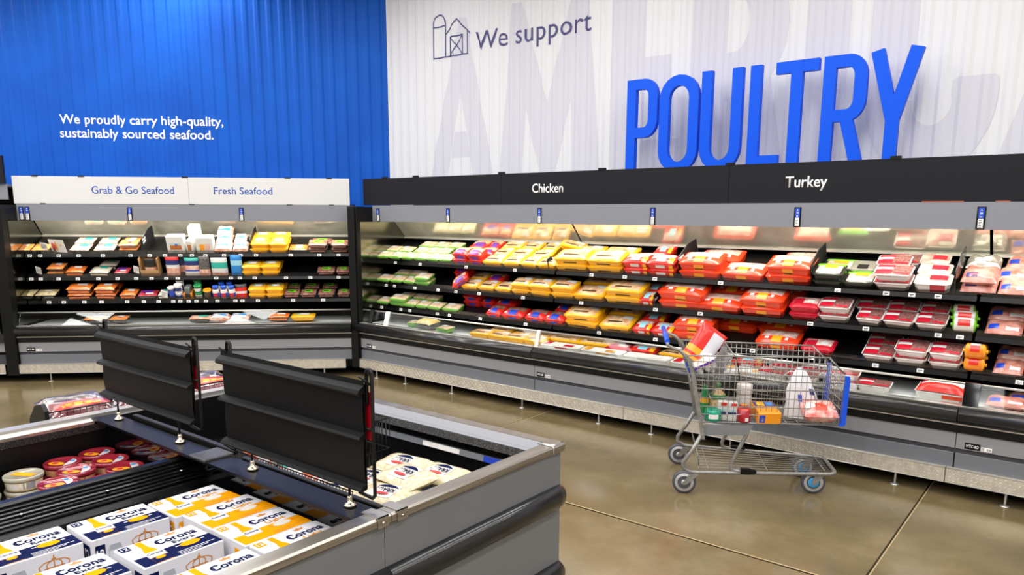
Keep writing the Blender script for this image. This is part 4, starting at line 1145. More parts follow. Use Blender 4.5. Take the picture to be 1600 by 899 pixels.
# ------------------------------------------------------------------ the island freezer
IX0, IX1, IY0, IYP, IY1 = -3.84, -1.745, -.7, 1.54, 2.56
isl = thing('island_freezer', 'grey open island cooler in the foreground, holding beer boxes and tubs', 'freezer', (0, 0, 0))
b = MB()
b.box((IX0 + .012, IY0, .06), (-3.76, IYP, .86)); b.box((-1.815, IY0, .06), (IX1 - .012, IYP, .86)); b.box((IX0 + .012, IY0 - .06, .06), (IX1 - .012, IY0, .86))
obj('body_panel', b, M['grey_isl'], isl, label='plain grey side panel')
b = MB(); b.box((-3.79, IY0, .06), (-1.815, 1.5, .30)); b.box((-2.978, IY0, .3), (-1.816, 1.52, .538)); b.box((-3.76, IY0, .3), (-2.978, 1.52, .603))
obj('deck', b, M['black_matte'], isl)
b = MB(); b.box((-1.82, IY0, .3), (-1.8155, 1.522, .858)); b.box((-3.762, IY0, .3), (-3.757, 1.522, .85)); b.box((-3.76, IY0, .3), (-1.816, IY0 + .005, .85))
obj('inner_liner', b, M['black'], isl)
obj('grille_rail', MB().box((-3.757, IY0, .70), (-3.735, 1.49, .72)), M['black_ribbed'], isl)
RIMN = [(-1.812, .852), (-1.745, .852), (-1.742, .857), (-1.742, .878), (-1.748, .885), (-1.805, .885), (-1.812, .880)]


def along_y(mb, prof, y0, y1, mi=0, sm=False): return mb.loft([[(p[0], y0, p[1]) for p in prof], [(p[0], y1, p[1]) for p in prof]], mi, sm)


obj('steel_rim', along_y(MB(), RIMN[::-1], IY0, IYP + .02), M['steel'], isl, label='brushed steel rim')
obj('inner_trim', along_y(MB(), [(-1.822, .848), (-1.812, .848), (-1.812, .874), (-1.822, .874)], IY0, 1.465), M['alu'], isl)
b = MB(); along_y(b, [(IX0, .852), (-3.775, .852), (-3.772, .885), (IX0 + .004, .885), (IX0, .88)][::-1], IY0, IYP + .02)
obj('steel_rim', b, M['alu'], isl, label='bright rim on the far side')
b = MB(); along_y(b, [(-3.772, .845), (-3.752, .83), (-3.735, .862), (-3.772, .872)][::-1], IY0, 1.47)
obj('inner_trim', b, M['alu'], isl)
obj('foam_strip', along_y(MB(), [(-3.757, .81), (-3.752, .81), (-3.742, .845), (-3.757, .845)][::-1], IY0, 1.522), M['speck'], isl, label='speckled foam strip under the rim')
BP = lambda z0, z1, x: [(x - .01, z0)] + [(x + .046 * math.sin(a) ** .7, (z0 + z1) / 2 - (z1 - z0) / 2 * math.cos(a)) for a in [PI * i / 10 for i in range(1, 10)]] + [(x - .01, z1)]
for z0, z1 in ((.597, .70), (.235, .345)):
    obj('bumper', along_y(MB(), BP(z0, z1, IX1 - .012)[::-1], IY0, IYP, 0, True), M['bumper'], isl, label='rounded black rubber bumper')
# ribbed divider between the two bays
dv = [(-2.978, .54), (-2.792, .54), (-2.792, .762), (-2.802, .778), (-2.832, .79), (-2.832, .796), (-2.868, .806), (-2.868, .812), (-2.904, .822), (-2.904, .828), (-2.945, .842), (-2.978, .842)]
obj('bay_divider', along_y(MB(), dv[::-1], IY0, 1.522), M['black_ribbed'], isl, label='black ribbed cap between the two bays')
rb = MB()
for x, z in ((-2.815, .786), (-2.85, .802), (-2.886, .818), (-2.922, .836)): rb.tube([(x, IY0, z), (x, 1.50, z)], .005, 6)
obj('divider_rib', rb, M['black_ribbed'], isl)
for y in (.86, 1.15, 1.44):
    s = MB(); s.lathe([(.007, 0), (.006, .004), (.001, .005)], 10); obj('screw', s, M['chrome'], isl, (-2.868, y, .812))
# glossy partition and its cap
obj('partition', MB().box((-3.756, 1.522, .54), (-1.816, 1.548, .862)), M['black_gloss'], isl, label='glossy black end wall reflecting the boxes')
obj('partition_cap', MB().prism([(1.465, .862), (1.575, .862), (1.575, .872), (1.465, .874)], -3.76, -1.815), mat('blue_black_cap', '#07080c', .3, spec=.18), isl)
obj('partition_rail', MB().bbox((-3.60, 1.585, .872), (-2.72, 1.612, .892), .003), M['black'], isl)
obj('partition_rail', MB().bbox((-2.66, 1.585, .866), (-1.83, 1.608, .878), .003), M['black'], isl)
obj('cap_joint', MB().bbox((-2.84, 1.46, .873), (-2.72, 1.60, .884), .004), M['strip'], isl)
kt = MB(); kt.box((IX0 + .06, IY0, 0), (IX1 - .08, IYP, .06)); obj('toe_kick', kt, M['black_matte'], isl)

end = thing('end_freezer', 'grey end cooler closing the island, holding bags of kraut', 'freezer', (0, 0, 0))
b = MB(); b.box((-1.815, IYP + .002, .06), (IX1 - .012, IY1 - .012, .86)); b.box((IX0 + .012, IY1 - .07, .06), (-1.815, IY1 - .012, .86)); b.box((IX0 + .012, IYP + .002, .06), (-3.76, IY1 - .07, .86))
obj('body_panel', b, M['grey_isl'], end, label='plain grey side panel')
obj('deck', MB().box((-3.76, 1.549, .3), (-1.815, IY1 - .07, .62)), M['black_matte'], end)
b = MB(); b.box((-1.82, 1.549, .6), (-1.8155, 2.49, .858)); b.box((-3.762, 1.549, .6), (-3.757, 2.49, .86)); b.box((-3.757, 2.485, .6), (-1.816, 2.489, .85))
obj('inner_liner', b, M['black'], end)
b = MB()
for k in range(5): b.box((-3.757, 2.478, .775 + k * .007), (-1.82, 2.485, .778 + k * .007))
obj('air_grille', b, M['black_ribbed'], end)
obj('steel_rim', along_y(MB(), RIMN[::-1], IYP + .022, IY1), M['steel'], end, label='brushed steel rim')
obj('steel_rim', MB().prism([(2.497, .852), (2.562, .852), (2.565, .858), (2.565, .878), (2.559, .885), (2.505, .885)], IX0, -1.75), M['steel'], end, label='brushed steel rim at the far edge')
obj('steel_rim', along_y(MB(), [(IX0, .852), (-3.775, .852), (-3.772, .885), (IX0 + .004, .885), (IX0, .88)][::-1], IYP + .022, IY1), M['alu'], end, label='bright rim on the far side')
obj('inner_trim', MB().prism([(2.482, .838), (2.497, .842), (2.502, .882), (2.494, .884)], -3.76, -1.815), mat('pale_trim', '#b4b7c0', .4), end, label='white strip inside the far rim')
obj('foam_strip', MB().prism([(2.462, .806), (2.485, .806), (2.485, .838), (2.474, .838)], -3.757, -1.82), M['speck'], end, label='speckled foam strip under the rim')
obj('price_channel', MB().prism([(2.472, .738), (2.478, .738), (2.484, .765), (2.478, .765)], -3.4, -1.83), mat('clear_price_channel', '#7d8288', .25, coat=.5), end, label='grey plastic ticket channel')
for x0, x1 in ((-2.52, -2.28), (-1.9, -1.84)): obj('price_ticket', MB().prism([(2.4705, .741), (2.4715, .741), (2.4765, .763), (2.4755, .763)], x0, x1), M['tag_white'], end)
obj('blue_ticket', MB().prism([(2.469, .739), (2.4705, .739), (2.476, .766), (2.4745, .766)], -2.13, -2.02), K['blue'], end)
obj('corner_cap', MB().bbox((-1.83, 2.475, .850), (-1.741, 2.568, .889), .012), M['steel'], end)
for yy, zz in ((1.50, 0), (1.585, 0)):
    o = obj('rim_clamp', MB().box((-1.822, yy, .8855), (-1.738, yy + .045, .8885)).box((-1.7415, yy, .85), (-1.738, yy + .045, .8885)), M['steel'], end)
    s = MB(); s.lathe([(.006, 0), (.005, .003), (.001, .004)], 10, axis='x'); obj('screw', s, M['chrome'], o, (-1.738, yy + .022, .866))
obj('corner_strap', MB().tube([(-1.822, 2.47, .887), (-1.745, 2.47, .888), (-1.739, 2.47, .882), (-1.739, 2.47, .852)], .0035, 6), M['alu'], end)
for z0, z1 in ((.597, .70), (.235, .345)):
    mb = MB(); prof = BP(z0, z1, 0); loops = []
    pts = [(IX1 - .012, IYP + .002, 0), (IX1 - .012, 2.5, 0), (IX1 - .02, 2.53, 30), (IX1 - .05, IY1 - .018, 65), (-1.85, IY1 - .012, 90), (-3.80, IY1 - .012, 90)]
    for (x, y, a) in pts:
        c, s = math.cos(math.radians(a)), math.sin(math.radians(a)); loops.append([(x + p[0] * c, y + p[0] * s, p[1]) for p in prof[::-1]])
    mb.loft(loops, 0, True); obj('bumper', mb, M['bumper'], end, label='rounded black rubber bumper turning the corner')


# beer boxes
def poly_print(pts, m, z, mb):
    mb.add([(p[0], p[1], z) for p in pts], [tuple(range(len(pts)))], m)


def ell(cx, cy, rx, ry, n=20): return [(cx + rx * math.cos(2 * PI * i / n), cy + ry * math.sin(2 * PI * i / n)) for i in range(n)]


BOXW, BOXD, BOXH = .265, .205, .238          # reading length, depth, height
NAVY = mat('box_navy', '#0e1740', .75, spec=.04); GOLD = mat('box_gold', '#e59604', .75, spec=.04); WHT = mat('box_white', '#d2d1d6', .6, spec=.1); BRN = C_('box_bronze', '#c07a2a', .5, .1); LAB = C_('bottle_label', '#c9c6ca', .5, 0); GR = C_('can_grey', '#9fa3aa', .5, .1); CRM = C_('box_oval_cream', '#cdc8c0', .5, 0)


def beer_parts(light):
    base = GOLD if light else NAVY; num = '12'
    P_ = []
    c = MB(); c.bbox((-BOXW / 2, -BOXD / 2, 0), (BOXW / 2, BOXD / 2, BOXH), .003); P_.append(('carton', c.mesh('carton', [WHT])))
    z = BOXH + .0006; w_, d = BOXW, BOXD
    t = MB()
    x = lambda f: (f - .5) * w_
    y = lambda f: (f - .5) * d
    # coloured field across the lower part, sweeping round the bottle
    poly_print([(x(.36), y(.02)), (x(.995), y(.02)), (x(.995), y(.44)), (x(.40), y(.44))], 0, z, t)
    poly_print([(x(.02), y(.02)), (x(.17), y(.02)), (x(.17), y(.38)), (x(.02), y(.40))], 0, z, t)
    P_.append(('colour_field', t.mesh('colour_field', [base])))
    t = MB()
    poly_print([(x(.17), y(.02)), (x(.38), y(.02)), (x(.38), y(.36)), (x(.335), y(.62)), (x(.315), y(.70)), (x(.315), y(.97)), (x(.235), y(.97)), (x(.235), y(.70)), (x(.215), y(.62)), (x(.17), y(.36))], 0, z + .0003, t)
    P_.append(('bottle_picture', t.mesh('bottle_picture', [GOLD])))
    t = MB(); poly_print([(x(.165), y(.26)), (x(.385), y(.26)), (x(.385), y(.48)), (x(.165), y(.48))], 0, z + .0006, t)
    poly_print([(x(.17), y(.03)), (x(.38), y(.03)), (x(.38), y(.25)), (x(.17), y(.25))], 1, z + .0006, t); poly_print(ell(x(.275), y(.2), .016, .010), 2, z + .0009, t)
    P_.append(('bottle_label', t.mesh('bottle_label', [LAB, GOLD if light else NAVY, GOLD])))
    t = MB(); poly_print(ell(x(.70), y(.34), .034, .019, 28), 0, z + .0006, t)
    for i in range(3): poly_print([(x(.46), y(.14 - .05 * i)), (x(.94 - .1 * i), y(.14 - .05 * i)), (x(.94 - .1 * i), y(.155 - .05 * i)), (x(.46), y(.155 - .05 * i))], 1, z + .0005, t)
    for a in (.52, .84): poly_print([(x(a), y(.34)), (x(a + .05), y(.34)), (x(a + .05), y(.365)), (x(a), y(.365))], 1, z + .0005, t)
    P_.append(('oval_seal', t.mesh('oval_seal', [CRM if light else GOLD, BRN if light else WHT])))
    t = MB(); cr = [(x(.61), y(.87)), (x(.60), y(.95)), (x(.64), y(.92)), (x(.67), y(.985)), (x(.70), y(.92)), (x(.74), y(.95)), (x(.73), y(.87))]; cr_ = [(x(.64), y(.86)), (x(.63), y(.93)), (x(.66), y(.91)), (x(.685), y(.97)), (x(.71), y(.91)), (x(.74), y(.93)), (x(.73), y(.86))]; poly_print(cr, 0, z, t)
    P_.append(('crown_print', t.mesh('crown_print', [BRN])))
    t = MB(); poly_print([(x(.03), y(.78)), (x(.15), y(.78)), (x(.15), y(.96)), (x(.03), y(.96))], 0, z, t); P_.append(('number_field', t.mesh('number_field', [base])))
    T = []
    def tx(s, m, cx, cy, wd, cap, lift=.0004, bold=.02):
        me = text_mesh(s, width=wd, cap=cap, bold=bold, depth=.0004, align='center'); me.materials.append(m); me.transform(Matrix.Translation((cx, cy, z + lift))); T.append(('lettering', me))
    tx('Corona', NAVY, x(.67), y(.64), .138, .037, bold=.024)
    tx('Light' if light else 'Extra', GOLD if light else NAVY, x(.70), y(.50), .075, .02, .0009, .012)
    tx('Corona', NAVY, x(.275), y(.36), .05, .013, .001, .01)
    tx(num, WHT, x(.09), y(.82), .022, .020, .0004)
    # blackletter flourish through the C
    fl = MB(); fl.add([(x(.438), y(.68), z + .0007), (x(.445), y(.62), z + .0007), (x(.455), y(.62), z + .0007), (x(.455), y(.82), z + .0007), (x(.445), y(.84), z + .0007)], [(0, 1, 2, 3, 4)]); P_.append(('letter_flourish', fl.mesh('letter_flourish', [NAVY])))
    # faces: the long side towards the rim and the short end towards the viewer
    f = MB(); yy = -d / 2 - .0006
    f.add([(x(.04), yy, .10), (x(.16), yy, .10), (x(.16), yy, .215), (x(.04), yy, .215)], [(0, 1, 2, 3)], 0)
    f.add([(x(.20), yy, .05), (x(.36), yy, .05), (x(.36), yy, .19), (x(.345), yy, .205), (x(.215), yy, .205), (x(.20), yy, .19)], [(0, 1, 2, 3, 4, 5)], 1)
    f.add([(x(.205), yy - .0003, .055), (x(.355), yy - .0003, .055), (x(.355), yy - .0003, .185), (x(.205), yy - .0003, .185)], [(0, 1, 2, 3)], 2)
    sf_ = MB(); cx_ = x(.66)
    stroke(sf_, [(cx_ + .034 * math.cos(a), .168 + .008 * math.sin(a)) for a in [2 * PI * i / 16 for i in range(16)]], .005, yy, yy + .0004, 0, True)
    for k_ in (-1, -.5, 0, .5, 1):
        stroke(sf_, [(cx_ + .032 * k_, .170), (cx_ + .043 * k_, .186), (cx_ + .044 * k_, .197), (cx_ + .03 * k_, .206), (cx_ + .006 * k_, .209)], .0035, yy, yy + .0004)
    stroke(sf_, [(cx_ - .006, .213), (cx_ + .006, .213)], .007, yy, yy + .0004); stroke(sf_, [(cx_ - .002, .221), (cx_ + .002, .221)], .01, yy, yy + .0004); stroke(sf_, [(cx_ - .03, .185), (cx_ + .03, .185)], .004, yy, yy + .0004)
    P_.append(('crown_print', sf_.mesh('crown_print', [BRN])))
    P_.append(('side_print', f.mesh('side_print', [base, GR, WHT, BRN])))
    me = text_mesh('12', width=.026, cap=.034, bold=.02, depth=.0004, align='center'); me.materials.append(WHT); me.transform(Matrix.Translation((x(.10), yy - .0004, .165)) @ Matrix.Rotation(PI / 2, 4, 'X')); T.append(('lettering', me))
    e = MB(); xx = -w_ / 2 - .0006
    e.add([(xx, y(.32), .10), (xx, y(.06), .10), (xx, y(.06), .215), (xx, y(.32), .215)], [(0, 1, 2, 3)], 0)
    P_.append(('end_print', e.mesh('end_print', [base])))
    me = text_mesh('12', width=.026, cap=.034, bold=.02, depth=.0004, align='center'); me.materials.append(WHT); me.transform(Matrix.Translation((xx - .0004, y(.19), .165)) @ Matrix.Rotation(-PI / 2, 4, 'Z') @ Matrix.Rotation(PI / 2, 4, 'X')); T.append(('lettering', me))
    return P_ + T


BE, BL = beer_parts(False), beer_parts(True)
# reading direction runs along +y, the top of the lettering faces -x
RB = PI / 2
for key, cx, cy, lb in (('L', -2.607, 1.358, 'yellow and white beer box against the black divider by the glossy end wall'), ('L', -2.412, 1.385, 'second yellow and white beer box from the divider in the back row'),
                        ('L', -2.203, 1.385, 'third yellow and white beer box from the divider in the back row'), ('L', -1.995, 1.395, 'yellow and white beer box against the steel rim by the end wall'), ('L', -1.985, 1.115, 'nearer yellow and white beer box beside the steel rim'),
                        ('L', -1.985, .83, 'third yellow and white beer box along the steel rim, cut by the frame'),
                        ('E', -2.628, 1.085, 'navy and white beer box against the divider, behind the other navy boxes'), ('E', -2.30, 1.10, 'navy and white beer box in the middle, right of the divider row'),
                        ('E', -2.648, .803, 'navy and white beer box at the left edge of the frame against the divider'), ('E', -2.318, .808, 'navy and white beer box at the bottom edge of the frame')):
    put(BL if key == 'L' else BE, 'beer_box', lb, 'beer box', Matrix.Translation((cx, cy - .005, .5415)) @ Matrix.Rotation(RB + math.radians(random.uniform(-1, 1)), 4, 'Z'), 'twelve packs of beer in the island')

# dip tubs in the far bay
def dip(lidm, bodym, labm, tp):
    a = MB(); a.lathe([(.070, 0), (.074, .006), (.080, .05)], 24); P_ = [('cup', a.mesh('cup', [bodym]))]
    b = MB(); b.lathe([(.0835, .047), (.085, .052), (.085, .064), (.080, .067), (.077, .062), (.001, .062)], 28); P_.append(('lid', b.mesh('lid', [lidm])))
    l = MB()
    if tp == 'red':
        poly_print([(.06 * math.cos(a), .06 * math.sin(a)) for a in [math.radians(-50 + 12 * i) for i in range(12)]], 0, .0632, l); poly_print(ell(-.012, -.028, .040, .024), 1, .0636, l); poly_print(ell(-.018, -.026, .014, .014), 2, .0639, l); poly_print(ell(.03, .03, .012, .012), 3, .0639, l)
        P_.append(('lid_label', l.mesh('lid_label', [C_('lid_paper', '#d3c6c8', .4, .3), K['amber'], K['crimson'], K['seablue']])))
    else:
        poly_print([(-.055, -.022), (.055, -.022), (.055, .022), (-.055, .022)], 0, .0632, l); poly_print([(-.02, -.018), (.03, -.018), (.03, .018), (-.02, .018)], 1, .0636, l)
        P_.append(('lid_label', l.mesh('lid_label', [K['amber'], K['yellow']])))
    s = MB(); s.grid(lambda u, v: (math.sin(3.3 * u - 1.65) * (.0755 + .004 * v), -math.cos(3.3 * u - 1.65) * (.0755 + .004 * v), .012 + .03 * v), 10, 1, mfn=lambda u, v: 1 if .7 < u < .9 else 0)
    P_.append(('side_label', s.mesh('side_label', [K['white'] if tp != 'red' else F['yellowchk'], GR if tp != 'red' else F['yellowchk']])))
    return P_


DR = dip(C_('clear_red_lid', '#8e2030', .15, .6), K['redtub'], None, 'red'); DC = dip(C_('clear_pale_lid', '#a9a493', .15, .6), K['beige'], None, 'clear')
def dips(parts, spots, look):
    for x, y, l, lb in spots:
        put(parts, 'dip_tub', '%s, %s' % (look, lb), 'tub', Matrix.Translation((x, y, .604 + .0625 * l)) @ Matrix.Rotation(math.radians(random.uniform(20, 70)), 4, 'Z') @ Matrix.Scale(.92, 4), look + 's in the far bay', (.92, .92, .92))


def pairs_(spots):
    out = []
    for x, y, lb in spots: out += [(x, y, 0, 'under the ' + lb), (x, y, 1, 'the ' + lb)]
    return out


dips(DC, pairs_([(-3.60, 1.105, 'one nearest the red tubs'), (-3.62, .94, 'one at the frame edge')]) + [(-3.43, 1.05, 0, 'low one in front, near the divider')], 'beige dip tub with yellow label')
dips(DR, pairs_([(-3.67, 1.44, 'rearmost one in the corner'), (-3.515, 1.435, 'middle one by the end wall'), (-3.36, 1.43, 'third one along the end wall'), (-3.645, 1.28, 'one beside the beige tubs at the back'), (-3.485, 1.275, 'one in the middle of the group'), (-3.375, 1.16, 'nearest one, by the divider and beige tubs'), (-3.255, 1.29, 'front one by the divider'), (-3.20, 1.44, 'one in the corner of divider and end wall')]), 'red dip tub')

# kraut bags
KB = pillow(.27, .20, .062, F['kraut'], [(-.22, .22, .24, .84, C_('kraut_label', '#dcd6cc', .3, .3))], wob=.004)
def kraut_parts():
    P_ = list(KB)
    t = MB(); t.grid(lambda u, v: ((.5 - u) * .15 * 0 + (u - .5) * .112, .080 - .026 * v * (1 - (2 * u - 1) ** 2), .062 * .92 + .0032 + .001), 8, 1); P_.append(('arch_print', t.mesh('arch_print', [NAVY])))
    e = MB(); poly_print(ell(0, .142, .04, .012), 0, .0, e)
    for i in range(len(e.v)): e.v[i] = (e.v[i][0], e.v[i][1], .0595)
    P_.append(('red_print', e.mesh('red_print', [C_('red_print', '#e03028')])))
    me = text_mesh('KRAUT', width=.10, cap=.034, bold=.02, depth=.0004, align='center'); me.materials.append(NAVY); me.transform(Matrix.Translation((0, .092, .0612))); P_.append(('lettering', me))
    return P_


KP = kraut_parts()
for x, y, z, yaw, p, lb in ((-2.337, 2.17, .735, 186, -5, 'rearmost bag of kraut, next to the wire basket'), (-2.15, 2.02, .765, 176, -4, 'uppermost bag of kraut in the middle of the pile'), (-2.115, 2.185, .735, 182, -4, 'bag of kraut on the right below the far rim'), (-2.12, 1.875, .735, 194, -2, 'bag of kraut in the front half of the pile'), (-2.10, 1.75, .705, 190, 0, 'bag of kraut against the end wall under the sign foot'),
                            (-1.955, 2.10, .70, 178, 0, 'lowest bag of kraut at the right by the steel rim'), (-2.32, 1.965, .725, 188, -4, 'bag of kraut half hidden behind the black upright frame'), (-1.95, 1.90, .68, 186, 0, 'bag of kraut tucked under the steel rim'), (-2.35, 1.775, .715, 184, 0, 'bag of kraut below the black sign, beside the orange bags')):
    m_ = Matrix.Translation((x, y, z)) @ Euler((math.radians(p), 0, math.radians(yaw))).to_matrix().to_4x4() @ Matrix.Scale(.88, 4) @ Matrix.Translation((0, -.1, 0))
    put(KP, 'kraut_bag', lb, 'bag', m_, 'bags of kraut in the end cooler', (.88, .88, .88))
for x, y, lb in ((-2.3, 2.1, 'far left'), (-2.0, 2.1, 'far right'), (-2.3, 1.78, 'near left'), (-2.0, 1.78, 'near right')):
    put(KP, 'kraut_bag', 'bag of kraut at the bottom of the pile, ' + lb, 'bag', Matrix.Translation((x, y, .622)) @ Matrix.Rotation(PI, 4, 'Z') @ Matrix.Translation((0, -.1, 0)), 'bags of kraut in the end cooler')
# wire basket with orange and white bags
wb = thing('wire_basket', 'black wire basket holding orange and white bags in the end cooler', 'basket', (0, 0, 0))
def fence(p0, p1, z0, z1, n):
    m = MB(); p0, p1 = Vector(p0), Vector(p1)
    for z in (z0, z0 + (z1 - z0) * .5, z1): m.bar((p0.x, p0.y, z), (p1.x, p1.y, z), .0028, 6)
    for i in range(n + 1):
        q = p0.lerp(p1, i / n); m.bar((q.x, q.y, z0), (q.x, q.y, z1), .0018, 5)
    return m


obj('wire_side', fence((-2.86, 1.645), (-2.04, 1.645), .64, .862, 44), M['black'], wb); obj('wire_side', fence((-2.50, 1.645), (-2.50, 2.24), .64, .93, 26), M['black'], wb); obj('wire_side', fence((-2.86, 2.24), (-2.50, 2.24), .64, .93, 16), M['black'], wb)
OB = pillow(.2, .14, .09, mat('orange_white_bag', '#e2622c', .3, 0, .4, '#f2e6de', 26, rnd=True, lo=.45, hi=.55), [(-.3, .1, .2, .6, K['white']), (.0, .3, .5, .8, K['teal'])], wob=.01)
for k, (x, y, z, lb) in enumerate(((-2.72, 1.68, .73, 'left bag in front'), (-2.62, 1.84, .74, 'middle bag'), (-2.64, 2.02, .76, 'bag under the far rim'), (-2.62, 1.67, .64, 'lower bag in front'), (-2.63, 2.0, .65, 'lower bag at the back'), (-2.63, 1.85, .63, 'lower bag in the middle'))):
    put(OB, 'vegetable_bag', 'orange and white bag in the wire basket, ' + lb, 'bag', Matrix.Translation((x, y, z + .07)) @ Euler((math.radians(8), 0, math.radians(-6 + 5 * k))).to_matrix().to_4x4(), 'orange and white bags in the wire basket')
for k, (x, lb) in enumerate(((-2.40, 'first'), (-2.24, 'second'))):
    put(OB, 'vegetable_bag', 'orange and white bag lying along the end wall right of the basket, ' + lb, 'bag', Matrix.Translation((x, 1.655, .76)) @ Euler((math.radians(20), 0, math.radians(4))).to_matrix().to_4x4(), 'orange and white bags along the end wall') if k == 0 else None

# upright black sign frames on the partition
def sign_frame(name, label, x0, x1, z0, z1, feet, red):
    r = thing(name, label, 'sign frame', ((x0 + x1) / 2, 1.535, .874))
    cx = (x0 + x1) / 2; X0, X1 = x0 - cx, x1 - cx; Z0, Z1 = z0 - .874, z1 - .874; zm = (Z0 + Z1) / 2 + .005
    def rail(z, k=1): return MB().prism([(-.002, z - .008), (-.026, z - .012), (-.030, z - .006), (-.024, z + .002), (-.002, z + .012)], X0 - .012, X1 + .004)
    obj('sheet', MB().prism([(0, Z0), (.004, Z0), (.004, Z1), (0, Z1)], X0, X1), M['panel_black'], r, label='flat black insert sheet')
    q = MB(); q.grid(lambda u, v: (X0 + (X1 - X0) * u, -.004 - .004 * math.sin(PI * v), Z0 + .02 + (zm - Z0 - .03) * v), 1, 6); q.grid(lambda u, v: (X0 + (X1 - X0) * u, -.004 - .003 * math.sin(PI * v), zm + .01 + (Z1 - zm - .03) * v), 1, 6)
    obj('insert', q, M['panel_black'], r)
    for z in (Z0 + .008, zm): obj('holder_rail', rail(z), M['panel_black'], r, label='black clip rail')
    obj('holder_rail', MB().prism([(-.002, Z1 - .03), (-.026, Z1 - .034), (-.030, Z1 - .027), (-.024, Z1 - .016), (-.004, Z1 - .004), (-.002, Z1 + .012)], X0 - .012, X1 + .004), M['panel_black'], r, label='black top clip rail')
    for x in (X0 + .02, X1 + .012):
        h_ = Z1 + .048
        obj('upright_rod', MB().tube([(x - .012, .012, Z1 - .07), (x - .012, .012, h_ - .01), (x - .006, .012, h_), (x + .006, .012, h_), (x + .014, .012, h_ - .01), (x + .014, .012, Z0 - .02), (x + .006, .008, Z0 - .03), (x - .05, .0, Z0 - .018)], .0065, 8), M['black'], r)
        obj('hook', MB().tube([(x + .012, .006, Z1 + .0), (x - .012, -.02, Z1 + .03)], .004, 6), M['black'], r)
    obj('cross_bar', MB().tube([(X0 + .03, .014, zm + .02), (X1 + .02, .014, zm + .02)], .005, 6), M['black'], r)
    obj('back_sheet', MB().box((X0 + .01, .02, zm - .02), (X1 + .018, .024, Z1 - .03)), M['red'] if red else M['panel_black'], r, label='red printed back of the sign' if red else None)
    for fx in feet:
        f = MB(); f.bar((fx - cx, 0, .01), (fx - cx, 0, Z0 + .02), .0045, 8); obj('foot_rod', f, M['black'], r)
        f = MB(); f.lathe([(.022, 0), (.022, .005), (.016, .010), (.009, .014), (.009, .03), (.006, .036)], 18, 0, (fx - cx, 0, .001)); obj('foot', f, mat('warm_chrome', '#c9bfa8', .2, 1.), r, label='round chrome foot')
    return r


sign_frame('sign_frame', 'left black clip frame standing on the island end wall', -3.735, -2.905, .985, 1.298, (-3.626, -3.05), True)
sign_frame('sign_frame', 'right black clip frame standing on the island end wall', -2.66, -1.83, .955, 1.31, (-2.5, -1.92), True)

# rack hung on the far side with red packs
rk = thing('side_rack', 'black rack of red packs hung on the far side of the island', 'rack', (0, 0, 0))
sp = [(-3.86, .72), (-3.86, .92), (-3.90, .95), (-3.98, .93), (-4.06, .85), (-4.08, .72)]
for y in (1.30, 2.36): obj('rack_end', MB().loft([[(p[0], y, p[1]) for p in sp], [(p[0], y + .02, p[1]) for p in sp]]), M['black'], rk, label='rounded black end plate')
obj('rack_floor', MB().box((-4.08, 1.31, .70), (-3.86, 2.37, .72)), M['black'], rk)
b = fence((-3.862, 1.31), (-3.862, 2.37), .72, .91, 36); b2 = fence((-4.08, 1.31), (-4.08, 2.37), .72, .86, 36)
obj('wire_front', b, M['black'], rk); obj('wire_front', b2, M['black'], rk)
RP = pillow(.30, .21, .075, M['clear_bag'], [(-.40, .46, .10, .30, K['red']), (-.3, .3, .14, .24, K['amber'])], wob=.006) + [('contents', pillow(.26, .17, .055, F['redmeat'], wob=.002)[0][1])]
for k, (y, l) in enumerate(((1.48, 0), (1.48, 1), (1.80, 0), (1.79, 1), (2.13, 0), (2.15, 1))):
    put(RP, 'meat_pack', 'clear red banded pack in the side rack, %s layer, %s from the near end' % (['lower', 'upper'][l], ORD[k // 2]), 'pack', Matrix.Translation((-3.872, y, .765 + .085 * l)) @ Matrix.Rotation(PI / 2, 4, 'Z') @ Matrix.Rotation(math.radians(12), 4, 'X'), 'red packs in the side rack')

